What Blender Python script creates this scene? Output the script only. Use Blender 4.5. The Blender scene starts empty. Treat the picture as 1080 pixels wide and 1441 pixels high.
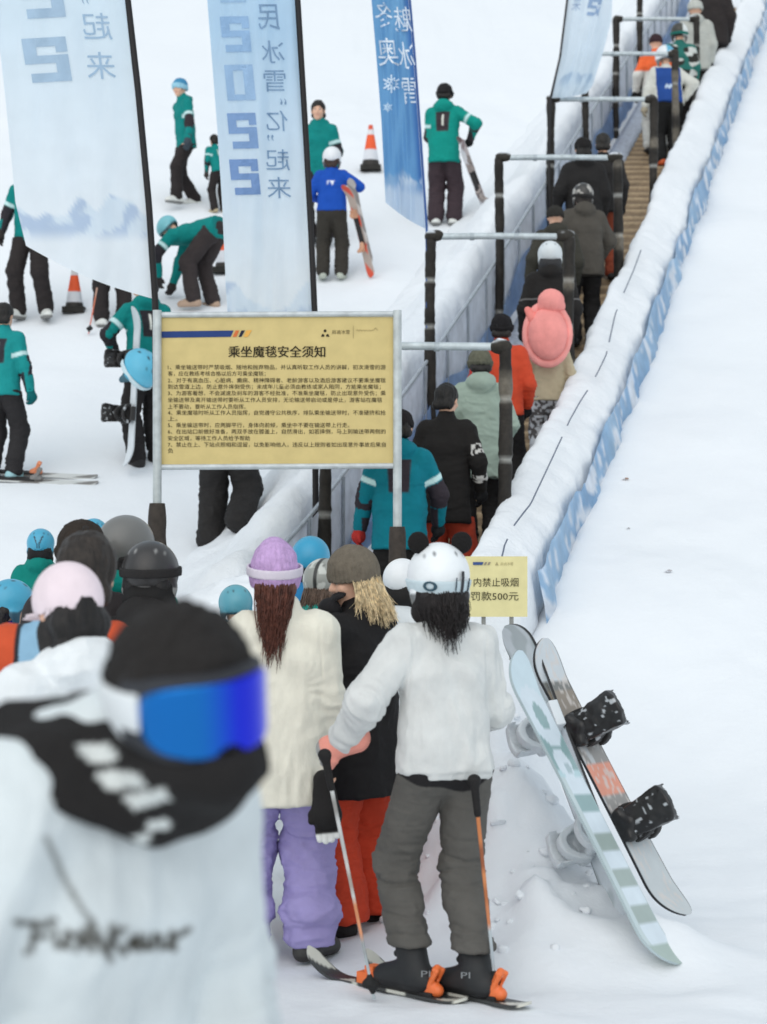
import bpy, bmesh, math
import numpy as np
from mathutils import Vector, Matrix
np.seterr(all='ignore')
SC = bpy.context.scene
COL = SC.collection
PI = math.pi
# ------------------------------------------------------------------ camera model
F, CX, CY, CAMZ = 2900.0, 540.0, 720.5, 1.9
def px(x, y, d):
    return np.array([(x-CX)/F*d, d, CAMZ-(y-CY)/F*d])
def rad(a): return a*PI/180
def lin(c):
    c = np.asarray(c, float)/255.0
    return np.where(c <= .04045, c/12.92, ((c+.055)/1.055)**2.4)
# ------------------------------------------------------------------ terrain
_PY = [-40, 9, 11, 13, 15.2, 19, 22, 25, 28, 31.5, 40, 60, 90, 200]
_PZ = [0, 0, .08, .4, 1.03, 2.48, 3.7, 5.0, 6.3, 7.75, 11.3, 19.5, 31, 75]
_ys = np.arange(-42, 202, .1)
_zs = np.interp(_ys, _PY, _PZ)
_g = np.exp(-.5*(np.arange(-20, 21)/6.0)**2); _g /= _g.sum()
_zs[20:-20] = np.convolve(_zs, _g, 'same')[20:-20]
def prof(y): return np.interp(y, _ys, _zs)
def cxl(y): return .24+.251*(np.asarray(y)-15.2)
def ss(x, a, b):
    t = np.clip((np.asarray(x, float)-a)/(b-a), 0, 1); return t*t*(3-2*t)
def _hash(ix, iy, iz, seed):
    h = (ix*374761393+iy*668265263+iz*2147483647+seed*974711) & 0xffffffff
    h = ((h ^ (h >> 13))*1274126177) & 0xffffffff
    h = ((h ^ (h >> 16))*2246822519) & 0xffffffff
    return ((h ^ (h >> 15)) & 0xffff)/32767.5-1.0
def vnoise(x, y, z, seed=0):
    x, y, z = np.broadcast_arrays(np.asarray(x, float), np.asarray(y, float), np.asarray(z, float))
    fx, fy, fz = np.floor(x), np.floor(y), np.floor(z)
    ix, iy, iz = fx.astype(np.int64), fy.astype(np.int64), fz.astype(np.int64)
    u, v, w = x-fx, y-fy, z-fz
    u = u*u*(3-2*u); v = v*v*(3-2*v); w = w*w*(3-2*w)
    r = 0
    for a in (0, 1):
        for b in (0, 1):
            for c in (0, 1):
                r = r+_hash(ix+a, iy+b, iz+c, seed)*(u if a else 1-u)*(v if b else 1-v)*(w if c else 1-w)
    return r
def mounds(x, y):
    a, b = np.array([.42, 10.0]), np.array([.70, 9.0]); ab = b-a
    t = np.clip(((x-a[0])*ab[0]+(y-a[1])*ab[1])/(ab @ ab), 0, 1)
    dd = np.hypot(x-a[0]-t*ab[0], y-a[1]-t*ab[1])+.10*vnoise(x*3, y*3, 0, 14)
    m = (1.16-.80*t)*np.exp(-(np.maximum(dd, 0)/.44)**2.2)
    m = m+.10*np.exp(-(((x-1.1)/.5)**2+((y-8.6)/.22)**2))
    return m
def gz(x, y):
    x = np.asarray(x, float); y = np.asarray(y, float)
    off = x-cxl(y)
    return prof(y)+.5*ss(off, .80, 1.15)*ss(y, 11.5, 15)
def gfull(x, y):
    n = .05*vnoise(x*1.3, y*.9, 0, 3)*ss(y, 9, 14)+.018*vnoise(x*2.6, y*2.2, 0, 4)+.012*vnoise(x*7, y*6, 0, 5)
    n = n+.03*np.maximum(0, vnoise(x*3.1, y*3.1, 0, 8))*ss(x, .5, .9)*(1-ss(y, 9.5, 11))
    rough = ss(mounds(x, y), .03, .3)
    n = n+rough*(.11*vnoise(x*4.5, y*4.5, .5, 9)+.085*np.maximum(-.25, vnoise(x*8, y*8, .5, 10))+.04*vnoise(x*15, y*15, .5, 13)-.03*np.abs(vnoise(x*21, y*21, .5, 11)))
    off = x-cxl(y)
    n = n*(1-ss(off, -.9, -.6)*(1-ss(off, .6, .9))*ss(y, 13, 14.5))
    return gz(x, y)+mounds(x, y)+n
# ------------------------------------------------------------------ materials
MATS = {}
def newmat(name):
    m = bpy.data.materials.new(name); m.use_nodes = True
    nt = m.node_tree; b = nt.nodes['Principled BSDF']
    return m, nt, b
def addbump(nt, b, scale, strength, detail=4, dist=.02, stretch=None, second=None):
    tc = nt.nodes.new('ShaderNodeTexCoord'); mp = nt.nodes.new('ShaderNodeMapping')
    if stretch: mp.inputs['Scale'].default_value = stretch
    nz = nt.nodes.new('ShaderNodeTexNoise'); nz.inputs['Scale'].default_value = scale; nz.inputs['Detail'].default_value = detail
    nt.links.new(tc.outputs['Object'], mp.inputs[0]); nt.links.new(mp.outputs[0], nz.inputs['Vector'])
    bp = nt.nodes.new('ShaderNodeBump'); bp.inputs['Strength'].default_value = strength; bp.inputs['Distance'].default_value = dist
    nt.links.new(nz.outputs[0], bp.inputs['Height'])
    last = bp
    if second:
        n2 = nt.nodes.new('ShaderNodeTexNoise'); n2.inputs['Scale'].default_value = second[0]; n2.inputs['Detail'].default_value = 3
        nt.links.new(tc.outputs['Object'], n2.inputs['Vector'])
        b2 = nt.nodes.new('ShaderNodeBump'); b2.inputs['Strength'].default_value = second[1]; b2.inputs['Distance'].default_value = second[2]
        nt.links.new(n2.outputs[0], b2.inputs['Height']); nt.links.new(bp.outputs[0], b2.inputs['Normal']); last = b2
    nt.links.new(last.outputs[0], b.inputs['Normal'])
    return nz
def colmat(key, rough=.8, metallic=0, spec=.3, bump=None, sheen=0, vary=.12, vscale=9, transl=0):
    """base colour from the object's own 'Col' attribute, varied a little by noise"""
    m, nt, b = newmat(key)
    at = nt.nodes.new('ShaderNodeAttribute'); at.attribute_name = 'Col'
    tc = nt.nodes.new('ShaderNodeTexCoord')
    nz = nt.nodes.new('ShaderNodeTexNoise'); nz.inputs['Scale'].default_value = vscale; nz.inputs['Detail'].default_value = 5
    nt.links.new(tc.outputs['Object'], nz.inputs['Vector'])
    mr = nt.nodes.new('ShaderNodeMapRange'); mr.inputs['From Min'].default_value = .3; mr.inputs['From Max'].default_value = .7
    mr.inputs['To Min'].default_value = 1-vary; mr.inputs['To Max'].default_value = 1+vary
    nt.links.new(nz.outputs[0], mr.inputs['Value'])
    mx = nt.nodes.new('ShaderNodeVectorMath'); mx.operation = 'SCALE'
    nt.links.new(at.outputs['Color'], mx.inputs[0]); nt.links.new(mr.outputs[0], mx.inputs['Scale'])
    nt.links.new(mx.outputs[0], b.inputs['Base Color'])
    b.inputs['Roughness'].default_value = rough; b.inputs['Metallic'].default_value = metallic
    b.inputs['Specular IOR Level'].default_value = spec
    if sheen:
        b.inputs['Sheen Weight'].default_value = sheen; b.inputs['Sheen Roughness'].default_value = .5
    if bump: addbump(nt, b, *bump)
    if transl:
        t = nt.nodes.new('ShaderNodeBsdfTranslucent'); nt.links.new(mx.outputs[0], t.inputs['Color'])
        ms = nt.nodes.new('ShaderNodeMixShader'); ms.inputs[0].default_value = transl
        out = nt.nodes['Material Output']
        nt.links.new(b.outputs[0], ms.inputs[1]); nt.links.new(t.outputs[0], ms.inputs[2]); nt.links.new(ms.outputs[0], out.inputs[0])
    MATS[key] = m
    return m
colmat('fabric', .85, bump=(16, .45, 7, .022, (1, 1, .55), (420, .2, .002)), vary=.08)
colmat('fleece', .95, bump=(90, .6, 6, .008), vary=.10)
colmat('knit', .95, bump=(150, .8, 2, .006, (1, 1, .5)), vary=.14, vscale=40)
colmat('shell', .35, spec=.5, vary=.05, bump=(14, .05, 3, .01))
colmat('matte', .6, spec=.4, vary=.08, bump=(60, .2, 4, .004))
colmat('rubber', .7, spec=.3, vary=.25, vscale=22, bump=(45, .6, 6, .01))
colmat('hair', .55, spec=.4, vary=.45, vscale=55, bump=(70, .9, 3, .01, (1, 1, .12)))
colmat('skin', .5, spec=.35, vary=.06)
colmat('pipe', .45, metallic=.25, spec=.5, vary=.16, vscale=14, bump=(40, .15, 4, .004))
colmat('print', .75, vary=.06)
colmat('cloth', .8, vary=.03, vscale=4, transl=.5)
colmat('tarp', .45, spec=.4, vary=.14, vscale=6, bump=(9, .6, 6, .03), transl=.2)
colmat('lens', .12, metallic=.75, spec=.8, vary=.03)
def snowmat(key, big, fine):
    m, nt, b = newmat(key)
    b.inputs['Base Color'].default_value = (.83, .86, .895, 1); b.inputs['Roughness'].default_value = .75
    b.inputs['Specular IOR Level'].default_value = .25
    tc = nt.nodes.new('ShaderNodeTexCoord')
    n1 = nt.nodes.new('ShaderNodeTexNoise'); n1.inputs['Scale'].default_value = big; n1.inputs['Detail'].default_value = 6
    n2 = nt.nodes.new('ShaderNodeTexNoise'); n2.inputs['Scale'].default_value = fine; n2.inputs['Detail'].default_value = 5
    nt.links.new(tc.outputs['Object'], n1.inputs['Vector']); nt.links.new(tc.outputs['Object'], n2.inputs['Vector'])
    b1 = nt.nodes.new('ShaderNodeBump'); b1.inputs['Strength'].default_value = .5 if key != 'snow' else .28; b1.inputs['Distance'].default_value = .07
    b2 = nt.nodes.new('ShaderNodeBump'); b2.inputs['Strength'].default_value = .55 if key != 'snow' else .3; b2.inputs['Distance'].default_value = .012
    nt.links.new(n1.outputs[0], b1.inputs['Height']); nt.links.new(n2.outputs[0], b2.inputs['Height'])
    nt.links.new(b1.outputs[0], b2.inputs['Normal']); nt.links.new(b2.outputs[0], b.inputs['Normal'])
    MATS[key] = m
snowmat('snow', 2.2, 26)
snowmat('snow_lump', 4.5, 30)
# ------------------------------------------------------------------ objects
def link_mesh(name, V, Q, mat, parent=None, col=(128, 128, 128), smooth=True, T=None):
    """V (n,3); Q a list of index arrays (each (m,k)) or one array; col rgb 0-255 or (n,3) array of linear colours"""
    V = np.asarray(V, np.float32)
    if isinstance(Q, np.ndarray): Q = [Q]
    Q = [np.asarray(q, np.int32) for q in Q if len(q)]
    me = bpy.data.meshes.new(name)
    me.vertices.add(len(V)); me.vertices.foreach_set('co', V.ravel())
    nl = sum(q.size for q in Q); nf = sum(len(q) for q in Q)
    me.loops.add(nl); me.loops.foreach_set('vertex_index', np.concatenate([q.ravel() for q in Q]))
    sizes = np.concatenate([np.full(len(q), q.shape[1], np.int32) for q in Q])
    starts = np.concatenate([[0], np.cumsum(sizes)[:-1]]).astype(np.int32)
    me.polygons.add(nf); me.polygons.foreach_set('loop_start', starts)
    me.polygons.foreach_set('use_smooth', np.full(nf, smooth, bool))
    me.update(calc_edges=True)
    c = np.ones((len(V), 4), np.float32)
    col = np.asarray(col, float)
    c[:, :3] = lin(col) if col.ndim == 1 else col
    dk = c[:, :3].max(1) < .075; c[dk, :3] *= .68      # blacks of the cloth and plastics
    a = me.color_attributes.new('Col', 'FLOAT_COLOR', 'POINT'); a.data.foreach_set('color', c.ravel())
    me.materials.append(MATS[mat])
    o = bpy.data.objects.new(name, me); COL.objects.link(o)
    if parent is not None: o.parent = parent
    return o
def thing(name, label, cat, loc=(0, 0, 0), rz=0, group=None):
    o = bpy.data.objects.new(name, None); COL.objects.link(o)
    o.location = [float(v) for v in loc]; o.rotation_euler = (0, 0, rz)
    o.empty_display_size = .1
    tag(o, label, cat, group); return o
def tag(o, label=None, cat=None, group=None, kind=None):
    if label: o['label'] = label
    if cat: o['category'] = cat
    if group: o['group'] = group
    if kind: o['kind'] = kind
    return o
class MB:
    """collects simple shapes into one mesh"""
    def __init__(s): s.V = []; s.Q = {}; s.C = []; s.n = 0
    def add(s, V, faces, col):
        V = np.asarray(V, float)
        for f in faces: s.Q.setdefault(len(f), []).append([i+s.n for i in f])
        s.V.append(V); s.n += len(V)
        c = np.asarray(col, float); s.C.append(np.tile(lin(c), (len(V), 1)) if c.ndim == 1 else c)
    def box(s, c, h, col, R=None):
        c = np.asarray(c, float); h = np.asarray(h, float)
        P = np.array([[x, y, z] for x in (-1, 1) for y in (-1, 1) for z in (-1, 1)], float)*h
        if R is not None: P = P @ np.asarray(R).T
        s.add(P+c, [(0, 1, 3, 2), (4, 6, 7, 5), (0, 4, 5, 1), (2, 3, 7, 6), (0, 2, 6, 4), (1, 5, 7, 3)], col)
    def tube(s, pts, r, col, n=10, cap=True):
        pts = np.asarray(pts, float); m = len(pts)
        r = np.broadcast_to(np.asarray(r, float), (m,))
        T = np.gradient(pts, axis=0); T /= np.linalg.norm(T, axis=1)[:, None]+1e-9
        ref = np.array([0, 0, 1.]) if abs(T[0, 2]) < .9 else np.array([1., 0, 0])
        V = []
        for i in range(m):
            u = np.cross(ref, T[i]); u /= np.linalg.norm(u)+1e-9; w = np.cross(T[i], u); ref = w if i == -1 else ref
            a = np.arange(n)*2*PI/n
            V.append(pts[i]+r[i]*(np.cos(a)[:, None]*u+np.sin(a)[:, None]*w))
        V = np.concatenate(V); fs = []
        for i in range(m-1):
            for j in range(n):
                k = (j+1) % n
                fs.append((i*n+j, i*n+k, (i+1)*n+k, (i+1)*n+j))
        if cap: fs.append(tuple(range(n-1, -1, -1))); fs.append(tuple((m-1)*n+j for j in range(n)))
        col = np.asarray(col, float)
        if col.ndim == 2: col = np.repeat(col, n, axis=0)
        s.add(V, fs, col)
    def build(s, name, mat, parent=None, smooth=True):
        o = link_mesh(name, np.concatenate(s.V), [np.array(q) for q in s.Q.values()], mat, parent, np.concatenate(s.C), smooth)
        if smooth:
            o.data.set_sharp_from_angle(angle=rad(40))
        return o
# ------------------------------------------------------------------ signed-distance modelling
def _v(a): return np.asarray(a, float)
def rc(a, b, ra, rb=None, sq=None, k=.03, op='u'):
    """tapered capsule; sq=(direction, factor) flattens it along a direction"""
    a, b = _v(a), _v(b); rb = ra if rb is None else rb
    ab = b-a; L2 = float(ab @ ab)+1e-12
    def f(X, Y, Z):
        x, y, z = X-a[0], Y-a[1], Z-a[2]
        t = np.clip((x*ab[0]+y*ab[1]+z*ab[2])/L2, 0, 1)
        x, y, z = x-t*ab[0], y-t*ab[1], z-t*ab[2]
        if sq is not None:
            d, q = sq; e = (x*d[0]+y*d[1]+z*d[2])*(q-1)
            x, y, z = x+e*d[0], y+e*d[1], z+e*d[2]
        return np.sqrt(x*x+y*y+z*z)-(ra+(rb-ra)*t)
    m = max(ra, rb)*(1 if sq is None or sq[1] >= 1 else 1/sq[1])
    return (op, k, f, np.minimum(a, b)-m, np.maximum(a, b)+m)
def ell(c, r, R=None, k=.03, op='u'):
    c, r = _v(c), _v(r)
    def f(X, Y, Z):
        x, y, z = X-c[0], Y-c[1], Z-c[2]
        if R is not None:
            x, y, z = (R[0, 0]*x+R[1, 0]*y+R[2, 0]*z, R[0, 1]*x+R[1, 1]*y+R[2, 1]*z, R[0, 2]*x+R[1, 2]*y+R[2, 2]*z)
        k0 = np.sqrt((x/r[0])**2+(y/r[1])**2+(z/r[2])**2)
        k1 = np.sqrt((x/r[0]**2)**2+(y/r[1]**2)**2+(z/r[2]**2)**2)+1e-9
        return k0*(k0-1)/k1
    m = r if R is None else np.full(3, r.max())
    return (op, k, f, c-m, c+m)
def fn(f, lo, hi, k=.005, op='u'): return (op, k, f, _v(lo), _v(hi))
def half(n, c, k=.004):
    """keep the side the normal n points away from (n.p < n.c)"""
    n = _v(n); n = n/np.linalg.norm(n); c0 = float(n @ _v(c))
    return ('i', k, lambda X, Y, Z: n[0]*X+n[1]*Y+n[2]*Z-c0, None, None)
def surf(prims, h, disp=None):
    lo = np.min([p[3] for p in prims if p[0] == 'u'], axis=0)-4*h-.02
    hi = np.max([p[4] for p in prims if p[0] == 'u'], axis=0)+4*h+.02
    n = np.ceil((hi-lo)/h).astype(int)+1
    D = np.full(n, .5, np.float32)
    ax = [lo[i]+h*np.arange(n[i]) for i in range(3)]
    for op, k, f, l, u in prims:
        if l is None: sl = [slice(0, n[i]) for i in range(3)]
        else:
            i0 = np.clip(np.floor((l-lo-k-3*h)/h).astype(int), 0, n-1); i1 = np.clip(np.ceil((u-lo+k+3*h)/h).astype(int)+1, 1, n)
            sl = [slice(i0[i], i1[i]) for i in range(3)]
        X = ax[0][sl[0]][:, None, None]; Y = ax[1][sl[1]][None, :, None]; Z = ax[2][sl[2]][None, None, :]
        d = f(X, Y, Z); d = np.broadcast_to(d, [s.stop-s.start for s in sl]).astype(np.float32)
        A = D[tuple(sl)]
        if op == 'u':
            e = np.maximum(k-np.abs(A-d), 0); D[tuple(sl)] = np.minimum(A, d)-e*e/(4*k)
        elif op == 'i':
            e = np.maximum(k-np.abs(A-d), 0); D[tuple(sl)] = np.maximum(A, d)+e*e/(4*k)
        else:
            e = np.maximum(k-np.abs(A+d), 0); D[tuple(sl)] = np.maximum(A, -d)+e*e/(4*k)
    S = D < 0
    S[0] = S[-1] = False; S[:, 0] = S[:, -1] = False; S[:, :, 0] = S[:, :, -1] = False
    D = np.where(S, np.minimum(D, -1e-5), np.maximum(D, 1e-5))
    c = S.astype(np.int8)
    cnt = (c[:-1, :-1, :-1]+c[1:, :-1, :-1]+c[:-1, 1:, :-1]+c[1:, 1:, :-1]+c[:-1, :-1, 1:]+c[1:, :-1, 1:]+c[:-1, 1:, 1:]+c[1:, 1:, 1:])
    act = np.argwhere((cnt > 0) & (cnt < 8))
    if not len(act): return np.zeros((0, 3)), np.zeros((0, 4), int)
    idx = np.full(cnt.shape, -1, np.int32); idx[tuple(act.T)] = np.arange(len(act))
    acc = np.zeros((len(act), 3)); num = np.zeros(len(act))
    corners = [(a, b, e) for a in (0, 1) for b in (0, 1) for e in (0, 1)]
    vals = {q: D[act[:, 0]+q[0], act[:, 1]+q[1], act[:, 2]+q[2]] for q in corners}
    for q in corners:
        for axis in range(3):
            if q[axis] == 0:
                r = list(q); r[axis] = 1; r = tuple(r)
                d0, d1 = vals[q], vals[r]; m = (d0 < 0) != (d1 < 0)
                t = np.where(m, d0/(d0-d1+1e-12), 0)
                p = np.tile(np.array(q, float), (len(act), 1)); p[:, axis] += t
                acc[m] += p[m]; num[m] += 1
    V = lo+h*(act+acc/num[:, None])
    Q = []
    for axis in range(3):
        s0 = [slice(1, -1)]*3; s1 = [slice(1, -1)]*3
        s0[axis] = slice(0, -1); s1[axis] = slice(1, None)
        a, b = S[tuple(s0)], S[tuple(s1)]
        o = np.array([1, 1, 1]); o[axis] = 0
        u, w = (axis+1) % 3, (axis+2) % 3
        for m, flip in ((a & ~b, False), (~a & b, True)):
            e = np.argwhere(m)+o
            if not len(e): continue
            du = np.zeros(3, int); du[u] = 1; dw = np.zeros(3, int); dw[w] = 1
            q = [idx[tuple((e-du-dw).T)], idx[tuple((e-dw).T)], idx[tuple(e.T)], idx[tuple((e-du).T)]]
            if flip: q = q[::-1]
            Q.append(np.stack(q, 1))
    Q = np.concatenate(Q)
    if disp is not None:
        V = V+vnormals(V, Q)*disp(V)[:, None]
    return V, Q
def vnormals(V, Q):
    n = np.cross(V[Q[:, 2]]-V[Q[:, 0]], V[Q[:, 3]]-V[Q[:, 1]])
    N = np.zeros_like(V)
    for j in range(4):
        for a in range(3): N[:, a] += np.bincount(Q[:, j], n[:, a], len(V))
    return N/(np.linalg.norm(N, axis=1)[:, None]+1e-12)
def rot(yaw=0, pitch=0, roll=0):
    cz, sz = math.cos(yaw), math.sin(yaw); cx_, sx = math.cos(pitch), math.sin(pitch); cy, sy = math.cos(roll), math.sin(roll)
    return np.array([[cz, -sz, 0], [sz, cz, 0], [0, 0, 1]]) @ np.array([[1, 0, 0], [0, cx_, -sx], [0, sx, cx_]]) @ np.array([[cy, 0, sy], [0, 1, 0], [-sy, 0, cy]])
def frame(y, z):
    """rotation matrix whose columns are x,y,z with y along the given axis and z near the given normal"""
    y = _v(y); y = y/np.linalg.norm(y); z = _v(z); z = z-y*(z @ y); z /= np.linalg.norm(z)
    return np.stack([np.cross(y, z), y, z], 1)
def set_matrix(o, R, t):
    M = Matrix.Identity(4)
    for i in range(3):
        for j in range(3): M[i][j] = float(R[i, j])
        M[i][3] = float(t[i])
    o.matrix_world = M
def cmix(a, b, t):
    t = np.asarray(t, float)[:, None]; return a*(1-t)+b*t
def flat(V, c): return np.tile(lin(c), (len(V), 1))
# ------------------------------------------------------------------ lettering
_font = {}
def glyphs(text, bold=0.0, spacing=1.0):
    """flat outline mesh of a text, 1 unit high, x from 0"""
    key = (text, bold, spacing)
    if key in _font: return _font[key]
    c = bpy.data.curves.new('lettering', 'FONT'); c.body = text; c.size = 1; c.offset = bold; c.resolution_u = 2; c.space_character = spacing
    o = bpy.data.objects.new('lettering', c); COL.objects.link(o)
    dg = bpy.context.evaluated_depsgraph_get(); dg.update()
    me = bpy.data.meshes.new_from_object(o.evaluated_get(dg))
    V = np.zeros(len(me.vertices)*3, np.float32); me.vertices.foreach_get('co', V); V = V.reshape(-1, 3)[:, :2].astype(float)
    Fs = [tuple(p.vertices) for p in me.polygons]
    bpy.data.objects.remove(o); bpy.data.curves.remove(c); bpy.data.meshes.remove(me)
    _font[key] = (V, Fs); return V, Fs
# ------------------------------------------------------------------ people
SKIN = (222, 176, 150)
def ik(a, b, l1, l2, hint):
    a, b, hint = _v(a), _v(b), _v(hint)
    d = b-a; L = np.linalg.norm(d); d = d/L; Lc = min(L, (l1+l2)*.995)
    b2 = a+d*Lc
    x = (l1*l1-l2*l2+Lc*Lc)/(2*Lc); h = math.sqrt(max(l1*l1-x*x, 0))
    hint = hint-d*(hint @ d); hint /= np.linalg.norm(hint)+1e-9
    return a+d*x+hint*h, b2
def skeleton(p):
    lean, side, twist = rad(p.get('lean', 3)), rad(p.get('side', 0)), rad(p.get('twist', 0))
    pel = _v(p.get('pel', (0, 0, .93)))
    R = rot(0, -lean, side); u = R @ _v((0, 0, 1))
    r = rot(twist, 0, 0) @ R @ _v((1, 0, 0)); fw = np.cross(u, r)
    sk = dict(pel=pel, u=u, r=r, fw=fw)
    sk['waist'] = pel+.12*u; sk['chest'] = pel+.34*u; sk['shc'] = pel+.455*u; sk['nb'] = pel+.53*u
    w = p.get('shw', .16)
    sh = p.get('shrug', 0)
    sk['sh'] = [sk['shc']-w*r+sh*u, sk['shc']+w*r+sh*u]
    sk['hip'] = [pel+_v((-.085, 0, -.04)), pel+_v((.085, 0, -.04))]
    hu = .45*u+.55*_v((0, 0, 1)); hu /= np.linalg.norm(hu)
    hf = np.array([fw[0], fw[1], 0]); hf /= np.linalg.norm(hf)+1e-9
    sk['head'] = sk['nb']+.155*hu+.03*hf+_v(p.get('headoff', (0, 0, 0)))
    sk['hR'] = rot(rad(p.get('yaw', 0)), rad(p.get('pitch', -4)), rad(p.get('roll', 0)))
    ft = p.get('feet', ((-.11, 0, .09), (.11, .02, .09)))
    kh = p.get('kneehint', ((-.15, 1, 0), (.15, 1, 0)))
    sk['knee'] = []; sk['ank'] = []
    for i in (0, 1):
        k, a = ik(sk['hip'][i], ft[i], .425, .42, kh[i]); sk['knee'].append(k); sk['ank'].append(a)
    toe = p.get('toe', (12, -12))
    sk['toe'] = [rot(rad(toe[i]), rad(p.get('toepitch', (0, 0))[i]), 0) @ _v((0, 1, 0)) for i in (0, 1)]
    hd = p.get('hands', (None, None)); eh = p.get('elbow', ((-.5, -.8, -.2), (.5, -.8, -.2)))
    sk['el'] = []; sk['wr'] = []
    for i in (0, 1):
        t = hd[i] if hd[i] is not None else sk['sh'][i]+_v(((-.06, .06)[i], .06, -.50))
        e, w_ = ik(sk['sh'][i], t, .285, .25, eh[i]); sk['el'].append(e); sk['wr'].append(w_)
    sk['hdir'] = []; sk['hpalm'] = []
    for i in (0, 1):
        d = sk['wr'][i]-sk['el'][i]; d /= np.linalg.norm(d)
        if p.get('hdir') and p['hdir'][i] is not None: d = _v(p['hdir'][i]); d = d/np.linalg.norm(d)
        n = _v(p['palm'][i]) if p.get('palm') and p['palm'][i] is not None else (1 if i == 0 else -1)*r
        n = n-d*(n @ d); n /= np.linalg.norm(n)+1e-9
        sk['hdir'].append(d); sk['hpalm'].append(n)
    return sk
def hand_prims(o, d, n, i, fat=1.0, curl=.35):
    """palm, four jointed fingers of different lengths and a thumb leaving the side of the palm"""
    s = np.cross(d, n)*(1 if i == 0 else -1)
    # thumb side: towards the front of the body
    P = [rc(o-.02*d, o+.02*d, .026*fat, .028*fat, (n, 1.2), .02), ell(o+.055*d, (.034*fat+.006, .034*fat+.006, .034*fat+.006), None, .015),
         rc(o+.035*d-.018*s, o+.08*d-.022*s, .019*fat, .016*fat, (n, 1.1), .015), rc(o+.035*d+.018*s, o+.08*d+.022*s, .019*fat, .016*fat, (n, 1.1), .015)]
    for j, (q, L) in enumerate(((-.031, .058), (-.0105, .07), (.0105, .074), (.031, .066))):
        b = o+.088*d+q*(1+.25*(fat-1))*s; a = 0; r0 = (.0085, .0098, .0098, .0095)[j]*fat
        for seg, l in enumerate((.45, .32, .26)):
            a += curl*rad((60, 75, 55)[seg])
            e = b+L*l*(math.cos(a)*d+math.sin(a)*n); P.append(rc(b, e, r0*(1-.07*seg), r0*(.93-.07*seg), None, .006)); b = e
    b = o+.028*d+.03*s; e = b+.034*(.62*d+.75*s+.2*n); g = e+.03*(.85*d+.25*s+(.2+.5*curl)*n)
    P += [rc(b, e, .014*fat, .0115*fat, None, .012), rc(e, g, .0115*fat, .009*fat, None, .006)]
    return P
def head_prims(c, R, face=True, k=.02):
    def p(x, y, z): return c+R @ _v((x, y, z))
    P = [ell(p(0, -.012, .03), (.076, .094, .086), R, k), ell(p(0, .028, -.045), (.058, .064, .07), R, .03),
         ell(p(0, .066, -.096), (.024, .022, .018), R, .03)]
    if face:
        P += [ell(p(-.031, .098, .006), (.017, .014, .011), R, .02, 's'), ell(p(.031, .098, .006), (.017, .014, .011), R, .02, 's'),
              rc(p(-.032, .08, .022), p(.032, .08, .022), .011, None, None, .02),
              rc(p(0, .09, .008), p(0, .107, -.024), .009, .013, None, .012), ell(p(0, .1, -.03), (.018, .012, .009), R, .008),
              rc(p(-.02, .084, -.06), p(.02, .084, -.06), .009, None, (R @ _v((0, 0, 1)), 1.3), .008), ell(p(0, .096, -.052), (.02, .008, .004), R, .004),
              ell(p(-.04, .07, -.025), (.022, .02, .022), R, .03), ell(p(.04, .07, -.025), (.022, .02, .022), R, .03)]
    for s in (-1, 1):
        P.append(ell(p(s*.078, -.008, -.008), (.011, .02, .032), R, .008))
    return P
def helmet(c, vents=True, trim=(40, 40, 42), h=.008, pattern=None):
    base = lin(c)
    def shell(X, Y, Z):
        x, y, z = X/.113, (Y+.006)/.137, (Z-.032)/.121
        k0 = np.sqrt(x*x+y*y+z*z); return (k0-1)*.118
    P = [fn(shell, (-.115, -.145, -.09), (.115, .135, .155)),
         ('i', .012, lambda X, Y, Z: (-.052+.62*np.maximum(0, Y+.01)-.25*np.maximum(0, -.05-Y))-Z, None, None),
         rc((-.094, -.02, -.045), (-.086, -.005, -.085), .034, .024, ((1, 0, 0), 1.9), .03),
         rc((.094, -.02, -.045), (.086, -.005, -.085), .034, .024, ((1, 0, 0), 1.9), .03),
         ell((0, -.006, .015), (.094, .118, .104), None, .006, 's')]
    V, Q = surf(P, h)
    C = np.tile(base, (len(V), 1)); x, y, z = V.T
    if pattern is not None: C = pattern(V, C)
    if vents:
        for (vx, vy, vz) in ((.045, -.02, .14), (-.045, -.02, .14), (0, .05, .145), (.06, .05, .12), (-.06, .05, .12), (.04, -.095, .1), (-.04, -.095, .1), (.07, -.07, .09), (-.07, -.07, .09)):
            q = np.exp(-(((x-vx)/.009)**2+((y-vy)/.02)**2+((z-vz)/.02)**2)*1.2); C = cmix(C, lin(trim), np.clip(q*1.6-.4, 0, 1))
    edge = -.045+.62*np.maximum(0, y+.01)
    C = cmix(C, lin(trim), np.clip((edge+.012-z)/.006, 0, 1)*.8)
    return V, Q, C
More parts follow.
